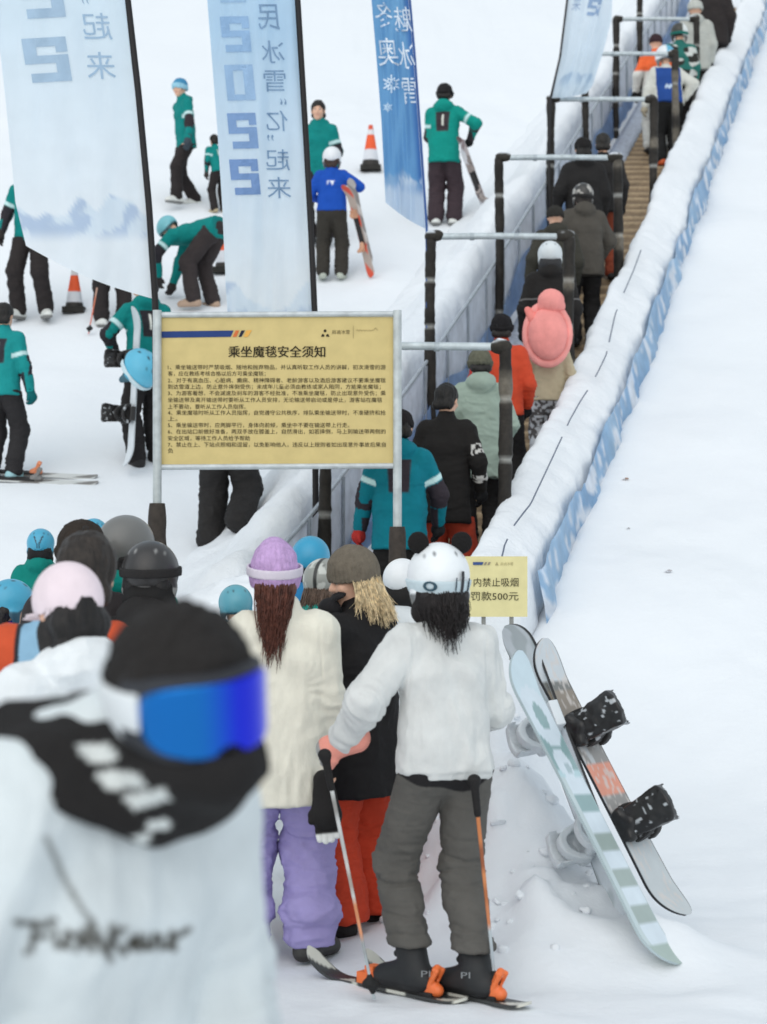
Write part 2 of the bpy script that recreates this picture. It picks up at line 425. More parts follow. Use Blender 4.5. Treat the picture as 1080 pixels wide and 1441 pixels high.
def beanie(c, h=.008, cuff=None, tall=0, fat=0, fuzzy=0):
    def dome(X, Y, Z):
        x, y, z = X/(.097+fat), (Y+.012)/(.116+fat), (Z-.035)/(.108+tall)
        return (np.sqrt(x*x+y*y+z*z)-1)*.1
    lim = lambda Y: .0+.32*Y
    P = [fn(dome, (-.11-fat, -.14-fat, -.1), (.11+fat, .12+fat, .16+tall)), ('i', .01, lambda X, Y, Z: lim(Y)-.03-Z, None, None)]
    if cuff is not None:
        P.append(fn(lambda X, Y, Z: np.maximum(dome(X, Y, Z)-.009, np.abs(Z-lim(Y)+.0)-.032)-.004, (-.13-fat, -.16-fat, -.12), (.13+fat, .14+fat, .1), .006))
    P.append(ell((0, -.01, -.02), (.088+fat, .106+fat, .1), None, .006, 's'))
    def d(V):
        r = .004*vnoise(V[:, 0]*22, V[:, 1]*22, V[:, 2]*30, 3)+(.0016*np.sin(np.arctan2(V[:, 1]+.012, V[:, 0])*34) if not fuzzy else 0)
        if cuff is not None: r = r+.0015*np.sin(np.arctan2(V[:, 1], V[:, 0])*70)
        if fuzzy: r = r+fuzzy*vnoise(V[:, 0]*90, V[:, 1]*90, V[:, 2]*90, 5)
        return r
    V, Q = surf(P, h, d)
    C = flat(V, c)
    if cuff is not None: C = cmix(C, lin(cuff), ss(.036-(V[:, 2]-lim(V[:, 1])), 0, .006))
    return V, Q, C
def hairmesh(kind, c, h=.007, seed=1, out=0):
    P = []
    if kind in ('short', 'long', 'bob', 'under', 'tail'):
        if kind != 'under':
            P.append(ell((0, -.02, .034), (.089, .104, .099) if kind == 'short' else (.084, .094, .094)))
            P.append(rc((-.05, -.07, -.05), (.05, -.07, -.05), .04))
            P.append(ell((0, .115, -.055), (.105, .105, .105), None, .02, 's'))
        else:
            P.append(rc((-.045, -.06, -.03), (.045, -.06, -.03), .05)); P.append(rc((-.03, -.07, -.09), (.03, -.07, -.09), .035))
    rng = np.random.RandomState(seed)
    if kind == 'nape':
        P = [ell((0, -.02, .034), (.089, .104, .099)), rc((-.05, -.075, -.04), (.05, -.075, -.04), .045), rc((-.045, -.08, -.13), (.045, -.08, -.13), .05), rc((.06, .0, -.06), (.05, -.02, -.15), .035), rc((-.06, .0, -.06), (-.05, -.02, -.15), .035), ell((0, .115, -.055), (.095, .105, .105), None, .02, 's')]
    def d(V):
        return .004*vnoise(V[:, 0]*60, V[:, 1]*60, V[:, 2]*8, seed)+.004*vnoise(V[:, 0]*28, V[:, 1]*28, V[:, 2]*22, seed+1)
    V, Q = surf(P, h, d)
    C = flat(V, c)*(1+.35*vnoise(V[:, 0]*70, V[:, 1]*70, V[:, 2]*6, 7))[:, None]
    spec = dict(long=(620, .06, .055, -.27, .11, -.155), bob=(900, .09, .135, -.18, .06, -.15), tail=(620, .075, .07, -.165, .075, -.14)).get(kind)
    if spec:
        n, w0, w1, z1, zr, y1 = spec; y1 = y1-out; m = 7; t = np.linspace(0, 1, m); Vs = []; Qs = []; Cs = []; k0 = len(V)
        for i in range(n):
            a = rng.uniform(-1, 1); ph = a*rad(dict(long=62, bob=112, tail=85)[kind]); ar = rng.uniform(.88, 1.06)
            x0, y0 = .090*ar*math.sin(ph), -.012-.106*ar*math.cos(ph); lk = round(a*4)/4; phk = (.5*a+.5*lk)*rad(dict(long=30, bob=118, tail=58)[kind])
            sp = dict(long=.9, bob=1.25, tail=.8)[kind]
            e = np.array([.095*sp*math.sin(phk)+rng.normal(0, .010)-(.02 if kind == 'long' else 0), -.02-.11*math.cos(phk)*(sp if kind == 'bob' else 1.15)-out+rng.normal(0, .012), z1+rng.uniform(-zr, zr)*(.4+.6*abs(math.sin(lk*5+seed)))+{'long': .13, 'tail': .085, 'bob': .03}[kind]*(abs(a)-.35)])
            p0 = np.array([x0, y0, rng.uniform(-.04, .02)]); p1 = np.array([x0*1.12, y0*1.10-.01, -.085])
            B = ((1-t)**2)[:, None]*p0+(2*t*(1-t))[:, None]*p1+(t*t)[:, None]*e
            B[:, 0] += .014*np.sin(t*rng.uniform(3, 8)+rng.uniform(0, 6))*t; B[:, 1] += .010*np.sin(t*rng.uniform(3, 8)+rng.uniform(0, 6))*t
            r = .0026*(1-.7*t**2)*rng.uniform(.6, 1.2)
            for j in range(m):
                for g in range(4):
                    Vs.append(B[j]+r[j]*np.array([math.cos(g*PI/2), math.sin(g*PI/2), 0]))
            b0 = k0+i*m*4
            for j in range(m-1):
                for g in range(4): Qs.append((b0+j*4+g, b0+j*4+(g+1) % 4, b0+(j+1)*4+(g+1) % 4, b0+(j+1)*4+g))
            Cs.append(np.tile(lin(c)*rng.uniform(.72, 1.3), (m*4, 1)))
        V = np.concatenate([V, np.array(Vs)]); Q = np.concatenate([Q, np.array(Qs)]); C = np.concatenate([C]+Cs)
    return V, Q, np.clip(C, 0, 1)
def cap(c, h=.007):
    def dome(X, Y, Z):
        x, y, z = X/.098, (Y+.012)/.116, (Z-.03)/.11
        return (np.sqrt(x*x+y*y+z*z)-1)*.1
    P = [fn(dome, (-.11, -.14, -.1), (.11, .12, .15)), ('i', .006, lambda X, Y, Z: (-.025-.12*Y*0)-Z, None, None),
         rc((-.03, .09, -.01), (.03, .09, -.01), .05, .05, ((0, 0, 1), 7), .01), rc((-.02, .135, -.018), (.02, .135, -.018), .045, .045, ((0, 0, 1), 7), .01),
         ell((0, -.012, .012), (.089, .107, .103), None, .004, 's'), ell((0, -.125, -.012), (.036, .05, .046), None, .004, 's')]
    V, Q = surf(P, h); C = flat(V, c)
    return V, Q, C
def strapband(c, zc=.0, tilt=.1, w=.018, h=.006, R=(.113, .137, .121), t=.006, front=False, ymax=.09):
    def f(X, Y, Z):
        x, y, z = X/R[0], (Y+.006)/R[1], (Z-.032)/R[2]
        s = (np.sqrt(x*x+y*y+z*z)-1)*.118
        d = np.maximum(np.abs(s-t)-t, np.abs(Z-zc-tilt*Y)-w)
        return d if front else np.maximum(d, Y-ymax)
    V, Q = surf([fn(f, (-.14, -.165, -.1), (.14, .15, .15))], h)
    return V, Q, flat(V, c)
def goggles(fc, lc, h=.006, big=1.0):
    """frame and lens over the eyes"""
    def wrap(X, Y, off): return np.sqrt((X/.9)**2+Y*Y)-off
    def region(X, Z, g):
        x = np.abs(X)/(.083*big+g); z = (Z-.012)/(.047*big+g)
        d = (np.sqrt(np.sqrt(x**4+z**4)+1e-9)-1)*.05
        nose = np.sqrt((X/1.0)**2+((Z+.045*big)/1.25)**2)-.021
        return np.maximum(d, -nose-g*.6)
    fr = fn(lambda X, Y, Z: np.maximum(np.maximum(region(X, Z, .006), np.abs(wrap(X, Y, .098))-.022), -Y), (-.1, .0, -.06), (.1, .14, .08))
    le = fn(lambda X, Y, Z: np.maximum(np.maximum(region(X, Z, -.004), np.abs(wrap(X, Y, .117))-.009), -Y), (-.1, .0, -.06), (.1, .14, .08))
    a = surf([fr], h); b = surf([le], h)
    return (a[0], a[1], flat(a[0], fc)), (b[0], b[1], lc(b[0]) if callable(lc) else flat(b[0], lc))
def folds(sc, f, amp, seed):
    """cloth creases: warped ridged noise over broad folds"""
    def d(V):
        x, y, z = V[:, 0]*f[0], V[:, 1]*f[1], V[:, 2]*f[2]
        wx = vnoise(x*.8, y*.8, z*.8, seed+5)*.9; wz = vnoise(x*.8+9, y*.8, z*.8, seed+6)*.9
        r1 = 1-2*np.abs(vnoise(x*1.5+wx, y*1.5, z*1.5+wz, seed+1)); r2 = 1-2.2*np.abs(vnoise(x*3.1+wx, y*3.1, z*2.8+wz, seed+2))
        return amp*(.8*vnoise(x, y, z, seed)+.65*np.sign(r1)*np.abs(r1)**1.5+.35*r2+.18*vnoise(x*7, y*7, z*6, seed+3))
    return d
def seg_t(V, a, b):
    ab = b-a; t = ((V-a) @ ab)/(ab @ ab); q = V-a-np.clip(t, 0, 1)[:, None]*ab
    return t, np.linalg.norm(q, axis=1)
_seed = [10]
def person(label, x, d, top, rz=0, H=None, base=None, pose=None, J=None, T=None, B=None, G=(30, 30, 32), hat=(), hair=None,
           vox=.011, face=False, skin=SKIN, group=None, hatextra=0, hx=None, cat='person'):
    """x, d: where it stands (picture column, distance); top: picture row of the top of the head, sets the height"""
    pose = pose or {}
    X = (x-CX)/F*d
    zb = float(gz(X, d)) if base is None else base
    fit = H is None
    if fit: H = CAMZ-(top-CY)/F*d-zb-hatextra
    s = H/1.72
    _seed[0] += 7; sd = _seed[0]
    o = thing('person', label, cat, (X, d, zb), rad(rz), group)
    sk = skeleton(pose)
    if fit:
        tall = sk['head'][2]+.118*pose.get('hs', 1); A_ = rot(rad(rz)); dh = d
        for _ in range(6):
            s = (CAMZ-(top-CY)/F*dh-zb-hatextra)/tall; q_ = A_ @ (sk['head']*s); dh = d+q_[1]
            if hx is not None: X = (hx-CX)/F*dh-q_[0]
            zb = float(gz(X, d)) if base is None else base
        o.location = (X, d, zb)
    h = vox/s; k = .045
    sk['world'] = lambda V, X=X, d=d, zb=zb, s=s, A=rot(rad(rz)): (V*s) @ A.T+_v((X, d, zb))
    pel, u, r, fw = sk['pel'], sk['u'], sk['r'], sk['fw']
    res = {'o': o, 's': s, 'sk': sk, 'w': lambda p, X=X, d=d, zb=zb, s=s, A=rot(rad(rz)): A @ (_v(p)*s)+_v((X, d, zb)), 'A': rot(rad(rz))}
    # body: one continuous mesh
    hb = h if face else h*1.15
    P = head_prims(sk['head'], sk['hR'], face)
    P += [rc(sk['nb']-.03*u, sk['head']-sk['hR'] @ _v((0, .015, .05)), .058, .052, None, .03),
          rc(pel, sk['chest'], .11, .12, (fw, 1.4), .04), rc(sk['chest'], sk['shc'], .12, .07, (fw, 1.4), .04), rc(sk['sh'][0]*.8+sk['shc']*.2, sk['sh'][1]*.8+sk['shc']*.2, .055, None, None, .04)]
    for i in (0, 1):
        P += [rc(sk['sh'][i], sk['el'][i], .046, .038, None, .03), rc(sk['el'][i], sk['wr'][i], .038, .026, None, .02),
              rc(sk['hip'][i], sk['knee'][i], .08, .052, None, .03), rc(sk['knee'][i], sk['ank'][i], .052, .036, None, .02),
              rc(sk['ank'][i]+_v((0, 0, -.04)), sk['ank'][i]+_v((0, 0, -.05))+.12*sk['toe'][i], .035, .028, None, .02)]
        bare = G is None or (isinstance(G, (list, dict)) and G[i] is None)
        if bare: P += hand_prims(sk['wr'][i], sk['hdir'][i], sk['hpalm'][i], i, 1.0, pose.get('curl', (.35, .35))[i])
        else: P += [rc(sk['wr'][i], sk['wr'][i]+.07*sk['hdir'][i], .024, None, None, .02)]
    V, Q = surf(P, hb)
    C = flat(V, skin)
    if face:
        L = (V-sk['head']) @ sk['hR']
        lip = np.exp(-((L[:, 0]/.022)**2+((L[:, 2]+.06)/.009)**2)*1.2)*(L[:, 1] > .07); C = cmix(C, lin((176, 96, 92)), lip*.8)
        br = np.exp(-(((np.abs(L[:, 0])-.034)/.02)**2+((L[:, 2]-.03)/.007)**2)*1.2)*(L[:, 1] > .05); C = cmix(C, lin((45, 34, 28)), br*.8)
    body = link_mesh('body', V*s, Q, 'skin', o, C)
    if face:
        for q in (-1, 1):
            b = MB()
            ev, ef = _ico(); pc = sk['head']+sk['hR'] @ _v((q*.031, .082, .006))
            L = ev*.0125; C2 = np.tile(lin((225, 222, 218)), (len(L), 1)); C2[(ev @ _v((0, 1, 0))) > .8] = lin((30, 20, 16))
            b.add((pc+(L @ sk['hR'].T))*s, ef, C2); b.build('eye', 'shell', o)
    # jacket
    if J:
        b = J.get('bulk', 1.0); sb = J.get('sleeve', 1.0)*b; hem = J.get('hem', -.10)
        fl = J.get('flare', 1.0)
        P = []
        for q_ in (-1, 1):
            P += [rc(pel+hem*u+q_*.060*fl*r, sk['waist']+q_*.052*r, .128*b*fl, .116*b, (fw, 1.10), k), rc(sk['waist']+q_*.052*r, sk['chest']+q_*.058*r, .116*b, .114*b, (fw, 1.12), k),
                  rc(sk['chest']+q_*.058*r, sk['shc']+q_*.075*r-.035*u, .114*b, .074*b, (fw, 1.12), k)]
        for i in (0, 1): P += [rc(sk['nb']-.03*u, sk['sh'][i]*.75+sk['shc']*.25+.004*u, .062, .056*b, None, .04), rc(sk['shc']-.03*u, sk['sh'][i]-.012*u, .07*b, .062*b, None, .04)]
        P.append(rc(sk['nb']-.06*u, sk['nb']-.015*u, .082, .072, None, .04))
        P.append(half(-u, pel+hem*u, .012))
        if J.get('band'):
            P.extend([rc(pel+(hem+.015)*u+q_*.056*fl*r, pel+(hem+.05)*u+q_*.056*fl*r, .120*b*fl, .124*b*fl, (fw, 1.10), .012) for q_ in (-1, 1)]); P.append(half(-u, pel+(hem-.03)*u, .012))
        P.append(rc(sk['nb']-.03*u, sk['nb']+J.get('collar', .03)*u+.01*fw, .074, .066, None, .02))
        if J.get('hood'):
            P += [ell(sk['nb']-.085*fw+.0*u, (.115*J['hood'], .075*J['hood'], .085*J['hood']), None, .03), rc(sk['nb']-.07*r-.03*fw, sk['nb']+.07*r-.03*fw, .055, None, None, .03)]
        for i in (0, 1):
            sh, el, wr = sk['sh'][i], sk['el'][i], sk['wr'][i]
            P += [rc(sh, el, .066*sb, .058*sb, None, .035), rc(el, wr-.02*(wr-el)/.25, .058*sb, .044*sb, None, .025)]
            if J.get('cuff'): 
                dd = (wr-el)/np.linalg.norm(wr-el); P.append(rc(wr-.05*dd, wr-.045*dd, .056*sb, .056*sb, None, .02))
        am = J.get('fold', .007)
        fo = folds(1, J.get('ff', (6, 6, 9)), am, sd)
        if J.get('seam'):
            fo0 = fo
            def fo(V, fo0=fo0):
                q = V-pel; lx, lz = np.abs(q @ r), q @ u
                g = np.exp(-((lx-.155-.05*(.40-lz))/.0045)**2)*ss(lz, .24, .28)*ss(.50-lz, 0, .03)
                low = ss(.16-lz, 0, .12)*ss(lz-hem, .04, .09)*(lx < .26)
                return fo0(V)*(1+.5*low)-.0045*g+.006*low*np.sin(q @ r*46+6*vnoise(q @ r*5, q @ fw*5, lz*4, 3))*(.5+.5*vnoise(q @ r*7, 0, lz*6, 8))
        fo1 = fo
        def fo(V, fo1=fo1):
            d_ = fo1(V)
            for i in (0, 1):
                t1, d1 = seg_t(V, sk['sh'][i], sk['el'][i]); t2, d2 = seg_t(V, sk['el'][i], sk['wr'][i])
                g = (d1 < .1*sb)*np.exp(-((t1-.95)/.28)**2)+(d2 < .085*sb)*(np.exp(-((t2-.1)/.25)**2)+.8*np.exp(-((t2-.8)/.18)**2))*(t2 > 0)
                ph = 3.2*vnoise(V[:, 0]*9, V[:, 1]*9, V[:, 2]*9, sd+9); tt_ = np.where(t1 < 1, t1*.285, .285+t2*.25)
                d_ = d_+am*.42*np.minimum(g, 1)*np.sin(tt_*130+1.9*ph)*(.6+.8*vnoise(V[:, 0]*12, V[:, 1]*12, V[:, 2]*12, sd+11))
            return d_
        V, Q = surf(P, h, fo)
        C = J['col'](V, sk) if callable(J['col']) else flat(V, J['col'])
        res['jacket'] = link_mesh('jacket' if not J.get('name') else J['name'], V*s, Q, J.get('mat', 'fabric'), o, C)
    # trousers
    if T:
        b = T.get('bulk', 1.0); wide = T.get('wide', 1.0)
        P = [rc(pel-.0*u, pel+.07*u, .12*b, .105, (fw, 1.3), .04), rc(sk['hip'][0], sk['hip'][1], .100*b, None, (_v((0, 1, 0)), 1.06), .04)]
        for i in (0, 1):
            hp, kn, an = sk['hip'][i], sk['knee'][i], sk['ank'][i]
            P += [rc(hp, kn, .098*b, .080*b*wide, None, .03), rc(kn, an+_v((0, 0, .02)), .080*b*wide, .077*b*wide, None, .03)]
            if T.get('gather'): P.append(rc(an+_v((0, 0, .1)), an+_v((0, 0, .06)), .09*b*wide, .08*b*wide, None, .02))
        P.append(half((0, 0, -1), (0, 0, T.get('cut', .045)), .006))
        if J and pose.get('lean', 0) < 50: P.append(half(u, pel+min(J.get('hem', -.10)+.05, .08)*u, .006))
        base_f = folds(1, T.get('ff', (6, 6, 14)), T.get('fold', .008), sd+3)
        kz = [q[2] for q in sk['knee']]
        def df(V):
            am = np.ones(len(V))*.7
            for q in (0, 1):
                am = am+.9*np.exp(-(np.linalg.norm(V-sk['knee'][q], axis=1)/.15)**2)+.9*np.exp(-(np.linalg.norm(V-sk['ank'][q]-_v((0, 0, .08)), axis=1)/.14)**2)
            cr = 0
            if T.get('crease'):
                for z0, sl, w_ in ((.535, .2, .010), (.485, -.25, .008), (.43, .15, .010), (.60, -.2, .009), (.30, .2, .009), (.245, -.1, .010)):
                    cr = cr-T['crease']*np.exp(-((V[:, 2]-z0-sl*V[:, 1]-.02*vnoise(V[:, 0]*9, V[:, 1]*9, z0*50, 4))/w_)**2)*(.55+.6*vnoise(V[:, 0]*11, V[:, 1]*11, z0*30, 5))
            return base_f(V)*am+cr
        V, Q = surf(P, h, df)
        C = T['col'](V, sk) if callable(T['col']) else flat(V, T['col'])
        res['trousers'] = link_mesh('trousers', V*s, Q, T.get('mat', 'fabric'), o, C)
    # boots
    if B:
        kind, bc = B[0], B[1]
        for i in (0, 1):
            an, t = sk['ank'][i], sk['toe'][i]
            sd_ = (sk['knee'][i]-an); sd_ /= np.linalg.norm(sd_)
            zf = (0, 0, an[2]-.085)
            q = 1.15 if kind == 'ski' else 1.0
            P = [rc(an-.055*t+_v((0, 0, -.045)), an+.15*t+_v((0, 0, -.052)), .046*q, .04*q, None, .02), rc(an-.02*t+_v((0, 0, -.03)), an+sd_*(.2 if kind == 'ski' else .13), .05*q, .056*q, None, .03),
                 rc(an+.02*t+_v((0, 0, -.01)), an+.12*t+_v((0, 0, -.045)), .046*q, .04*q, None, .02)]
            if kind == 'ski':
                for z in (-.01, .05, .11): P.append(rc(an+sd_*z+.055*t-.02*np.cross(t, (0, 0, 1)), an+sd_*z+.055*t+.02*np.cross(t, (0, 0, 1)), .014, None, None, .004))
            P.append(half((0, 0, -1), zf, .004))
            V, Q = surf(P, min(h, .009))
            C = flat(V, bc)
            if len(B) > 3:
                for z in (-.01, .05, .11): 
                    q_ = an+sd_*z+.055*t; C = cmix(C, lin(B[3]), ss(.030-np.linalg.norm((V-q_)*_v((1, 1, 2.2)), axis=1), 0, .006))
            if len(B) > 2:
                C = cmix(C, lin(B[2]), ss(zf[2]+.03-V[:, 2], 0, .004))
            link_mesh('boot', V*s, Q, 'matte', o, C)
    # gloves
    for i in (0, 1):
        g = G[i] if isinstance(G, (list, dict)) else G
        if g is None: continue
        hv = min(.0065, h*.7)
        P = hand_prims(sk['wr'][i], sk['hdir'][i], sk['hpalm'][i], i, 1.4, pose.get('curl', (.35, .35))[i])
        gw = pose.get('gaunt', .046); P.append(rc(sk['wr'][i]-.06*sk['hdir'][i], sk['wr'][i], gw, gw*.88, None, .02))
        V, Q = surf(P, hv)
        C = g(V, sk) if callable(g) else flat(V, g)
        link_mesh('glove', V*s, Q, 'fabric', o, C)
    # head wear, given in head coordinates
    def put(name, m, mat, par=None):
        V, Q, C = m
        W = (sk['head']+(V*pose.get('hs', 1.0)) @ sk['hR'].T)*s
        return link_mesh(name, W, Q, mat, par or o, C)
    hh = max(min(h*.8, .009), .005)
    if hair: put('hair', hairmesh(hair[0], hair[1], max(hh*.8, .005), sd, *hair[2:]), 'hair')
    for a in hat:
        kd = a[0]
        if kd == 'helmet':
            hm = put('helmet', helmet(a[1], h=hh, **(a[2] if len(a) > 2 else {})), 'shell'); res['helmet'] = hm
        elif kd == 'strap':
            put('goggle_strap', strapband(a[1], **{'h': hh*.8, **(a[2] if len(a) > 2 else {})}), 'fabric')
        elif kd == 'beanie':
            put('beanie', beanie(a[1], h=hh, **(a[2] if len(a) > 2 else {})), 'knit')
        elif kd == 'cap': put('cap', cap(a[1], h=hh), 'fabric')
        elif kd == 'goggles':
            fr, le = goggles(a[1], a[2], h=hh*.7, **(a[3] if len(a) > 3 else {}))
            g = put('goggles', fr, 'matte'); put('lens', le, 'lens', g)
        elif kd == 'guard':
            P = [rc((-.03, -.07, -.075), (.03, -.07, -.075), .06, .06, None, .03), rc((-.06, -.02, -.1), (.06, -.02, -.1), .05, None, None, .03), rc((-.05, -.03, -.03), (.05, -.03, -.03), .055, None, None, .03)]
            V, Q = surf(P, hh); put('neck_warmer', (V, Q, flat(V, a[1])), 'fabric')
        elif kd == 'mask':
            P = [ell((0, .03, -.06), (.082, .095, .075), None, .02), rc((0, .0, -.1), (0, -.02, -.19), .085, .105, None, .04), ell((0, -.07, -.02), (.085, .06, .06), None, .03)]
            V, Q = surf(P, hh, lambda V: .003*vnoise(V[:, 0]*20, V[:, 1]*20, V[:, 2]*30, 9)); put('face_mask', (V, Q, flat(V, a[1])), 'fabric')
    res['put'] = put
    return res
def _ico():
    n, m = 12, 8
    V = [(0, 0, 1)]
    for i in range(1, m):
        for j in range(n):
            t, a = PI*i/m, 2*PI*j/n; V.append((math.sin(t)*math.cos(a), math.sin(t)*math.sin(a), math.cos(t)))
    V.append((0, 0, -1)); fs = []
    for j in range(n): fs.append((0, 1+j, 1+(j+1) % n)); fs.append((len(V)-1, 1+(m-2)*n+(j+1) % n, 1+(m-2)*n+j))
    for i in range(m-2):
        for j in range(n): fs.append((1+i*n+j, 1+(i+1)*n+j, 1+(i+1)*n+(j+1) % n, 1+i*n+(j+1) % n))
    return np.array(V), fs
# ------------------------------------------------------------------ world, camera, light
w = bpy.data.worlds.new('World'); SC.world = w; w.use_nodes = True
nt = w.node_tree; bg = nt.nodes['Background']
sky = nt.nodes.new('ShaderNodeTexSky'); sky.sky_type = 'NISHITA'; sky.sun_disc = False
SUN_EL, SUN_AZ = rad(38), rad(195)
sky.sun_elevation = SUN_EL; sky.sun_rotation = SUN_AZ; sky.air_density = 1.0; sky.dust_density = 4.0; sky.ozone_density = 1.0; sky.altitude = 800
mixw = nt.nodes.new('ShaderNodeMix'); mixw.data_type = 'RGBA'; mixw.inputs[0].default_value = .72   # overcast: the clear sky veiled by even cloud
nt.links.new(sky.outputs[0], mixw.inputs[6]); mixw.inputs[7].default_value = (5.7, 6.2, 6.38, 1)
nt.links.new(mixw.outputs[2], bg.inputs[0]); bg.inputs[1].default_value = .12
sl = bpy.data.lights.new('sun', 'SUN'); sl.energy = 1.05; sl.angle = rad(90); sl.color = (1, .985, .94)
so = bpy.data.objects.new('sun', sl); COL.objects.link(so)
dirv = Vector((math.sin(SUN_AZ)*math.cos(SUN_EL), math.cos(SUN_AZ)*math.cos(SUN_EL), math.sin(SUN_EL)))
so.rotation_euler = dirv.to_track_quat('Z', 'Y').to_euler()
cam = bpy.data.cameras.new('camera'); co = bpy.data.objects.new('camera', cam); COL.objects.link(co)
co.location = (0, 0, CAMZ); co.rotation_euler = (PI/2, 0, 0)
cam.sensor_fit = 'VERTICAL'; cam.sensor_height = 36; cam.lens = F/1441*36; cam.clip_end = 600; cam.clip_start = .05
cam.dof.use_dof = True; cam.dof.focus_distance = 11.0; cam.dof.aperture_fstop = 3.2
SC.camera = co
SC.view_settings.view_transform = 'Standard'; SC.view_settings.look = 'None'; SC.view_settings.exposure = 0.19; SC.view_settings.gamma = 1
SC.cycles.max_bounces = 6; SC.cycles.diffuse_bounces = 3; SC.cycles.use_denoising = True
# ------------------------------------------------------------------ ground
def axis(segs):
    out = [segs[0][0]]
    for a, b, st in segs: out += list(np.linspace(a, b, max(1, int(round((b-a)/st)))+1)[1:])
    return np.array(out)
gx = axis([(-90, -20, 5), (-20, -6, .6), (-6, -2.2, .16), (-2.2, 3.4, .045), (3.4, 8, .16), (8, 20, .6), (20, 100, 6)])
gy = axis([(-30, 2, 2), (2, 7.6, .12), (7.6, 10.6, .04), (10.6, 16, .09), (16, 34, .16), (34, 60, .7), (60, 190, 5)])
GX, GY = np.meshgrid(gx, gy, indexing='ij')
GZ = gfull(GX, GY)
n1, n2 = GX.shape
ii = np.arange(n1*n2).reshape(n1, n2)
tag(link_mesh('ground', np.stack([GX, GY, GZ], -1).reshape(-1, 3), np.stack([ii[:-1, :-1], ii[1:, :-1], ii[1:, 1:], ii[:-1, 1:]], -1).reshape(-1, 4), 'snow', None, (225, 230, 238)), kind='structure')
def loft(profile, ys, noise, name, mat, col=(225, 230, 238), parent=None, colf=None):
    """profile(y) -> (m,2) array of (offset from the lift's centre line, height over the slope)"""
    R = []
    for y in ys:
        p = profile(y); x = cxl(y)+p[:, 0]
        R.append(np.stack([x, np.full(len(p), y), prof(y)+p[:, 1]], 1))
    V = np.array(R); a, b = V.shape[:2]; ii = np.arange(a*b).reshape(a, b)
    V = V.reshape(-1, 3); Q = np.stack([ii[:-1, :-1], ii[:-1, 1:], ii[1:, 1:], ii[1:, :-1]], -1).reshape(-1, 4)
    if noise: V = V+vnormals(V, Q)*noise(V)[:, None]
    return link_mesh(name, V, Q, mat, parent, colf(V) if colf else col)
def dens(pts, n):
    pts = np.asarray(pts, float); s = np.concatenate([[0], np.cumsum(np.linalg.norm(np.diff(pts, axis=0), axis=1))])
    t = np.linspace(0, s[-1], n); return np.stack([np.interp(t, s, pts[:, 0]), np.interp(t, s, pts[:, 1])], 1)
def bump(V):
    return .012*vnoise(V[:, 0]*3.3, V[:, 1]*3.3, V[:, 2]*3.3, 24)+.012*vnoise(V[:, 0]*11, V[:, 1]*7, V[:, 2]*9, 25)+.020*vnoise(V[:, 0]*1.7, V[:, 1]*1.1, V[:, 2]*1.7, 21)+.014*vnoise(V[:, 0]*6, V[:, 1]*6, V[:, 2]*6, 22)-.014*np.abs(vnoise(V[:, 0]*15, V[:, 1]*15, V[:, 2]*15, 23))
ysb = np.concatenate([np.linspace(13.2, 24, 230), np.linspace(24.15, 44, 150)])
def right_bank(y):
    e = float(ss(y, 13.15, 13.9)); w_ = .03*math.sin(y*1.9)+.015*math.sin(y*4.7)
    c = .95+.04*math.sin(y*1.3)+.015*math.sin(y*3.1+1)
    P = np.array([(.60, -.2), (.60, .5), (.615+w_*.3, c-.06), (.67, c+.01), (.76, c+.01), (.87, c-.04), (.97+w_*.5, c-.10), (1.05+w_*.5, c-.17), (1.08, .6), (1.09, .2)])
    P = dens(P, 48); P[:, 1] = P[:, 1]*e-(1-e)*.3; P[:, 0] = .82+(P[:, 0]-.82)*(.35+.65*e)
    return P
tag(loft(right_bank, ysb, bump, 'snow_bank', 'snow_lump'), kind='structure')
def left_bank(y):
    e = float(ss(y, 13.5, 14.6)); w_ = .08*math.sin(y*1.7)+.05*math.sin(y*3.9)
    c = .82+.07*math.sin(y*1.1+1)+.03*math.sin(y*3.7)
    P = np.array([(-.95, -.1), (-.97, .5), (-1.0, c-.1), (-1.08, c-.01), (-1.2+w_, c-.02), (-1.40+w_, c*.74), (-1.66+w_, c*.36), (-2.1, .05), (-2.3, -.2)])
    P = dens(P, 48); P[:, 1] = P[:, 1]*e-(1-e)*.2; return P
tag(loft(left_bank, ysb, bump, 'snow_bank', 'snow_lump'), kind='structure')
# heap of shovelled snow where the fence begins
P = []
for (x, y, d, r) in ((292, 893, 14.0, .33), (345, 872, 14.1, .36), (318, 930, 13.6, .38), (392, 856, 14.3, .34), (425, 846, 14.5, .30), (270, 940, 13.6, .3), (372, 920, 13.8, .42), (412, 905, 14.0, .36), (448, 880, 14.3, .26)):
    c = px(x, y, d); P.append(ell(c, (r, r*.9, r*.85), None, .12))
    P.append(ell(c-_v((0, 0, .35)), (r*1.1, r, r*1.2), None, .12))
V, Q = surf(P, .03, bump)
tag(link_mesh('snow_heap', V, Q, 'snow_lump', None, (225, 230, 238)), kind='structure')
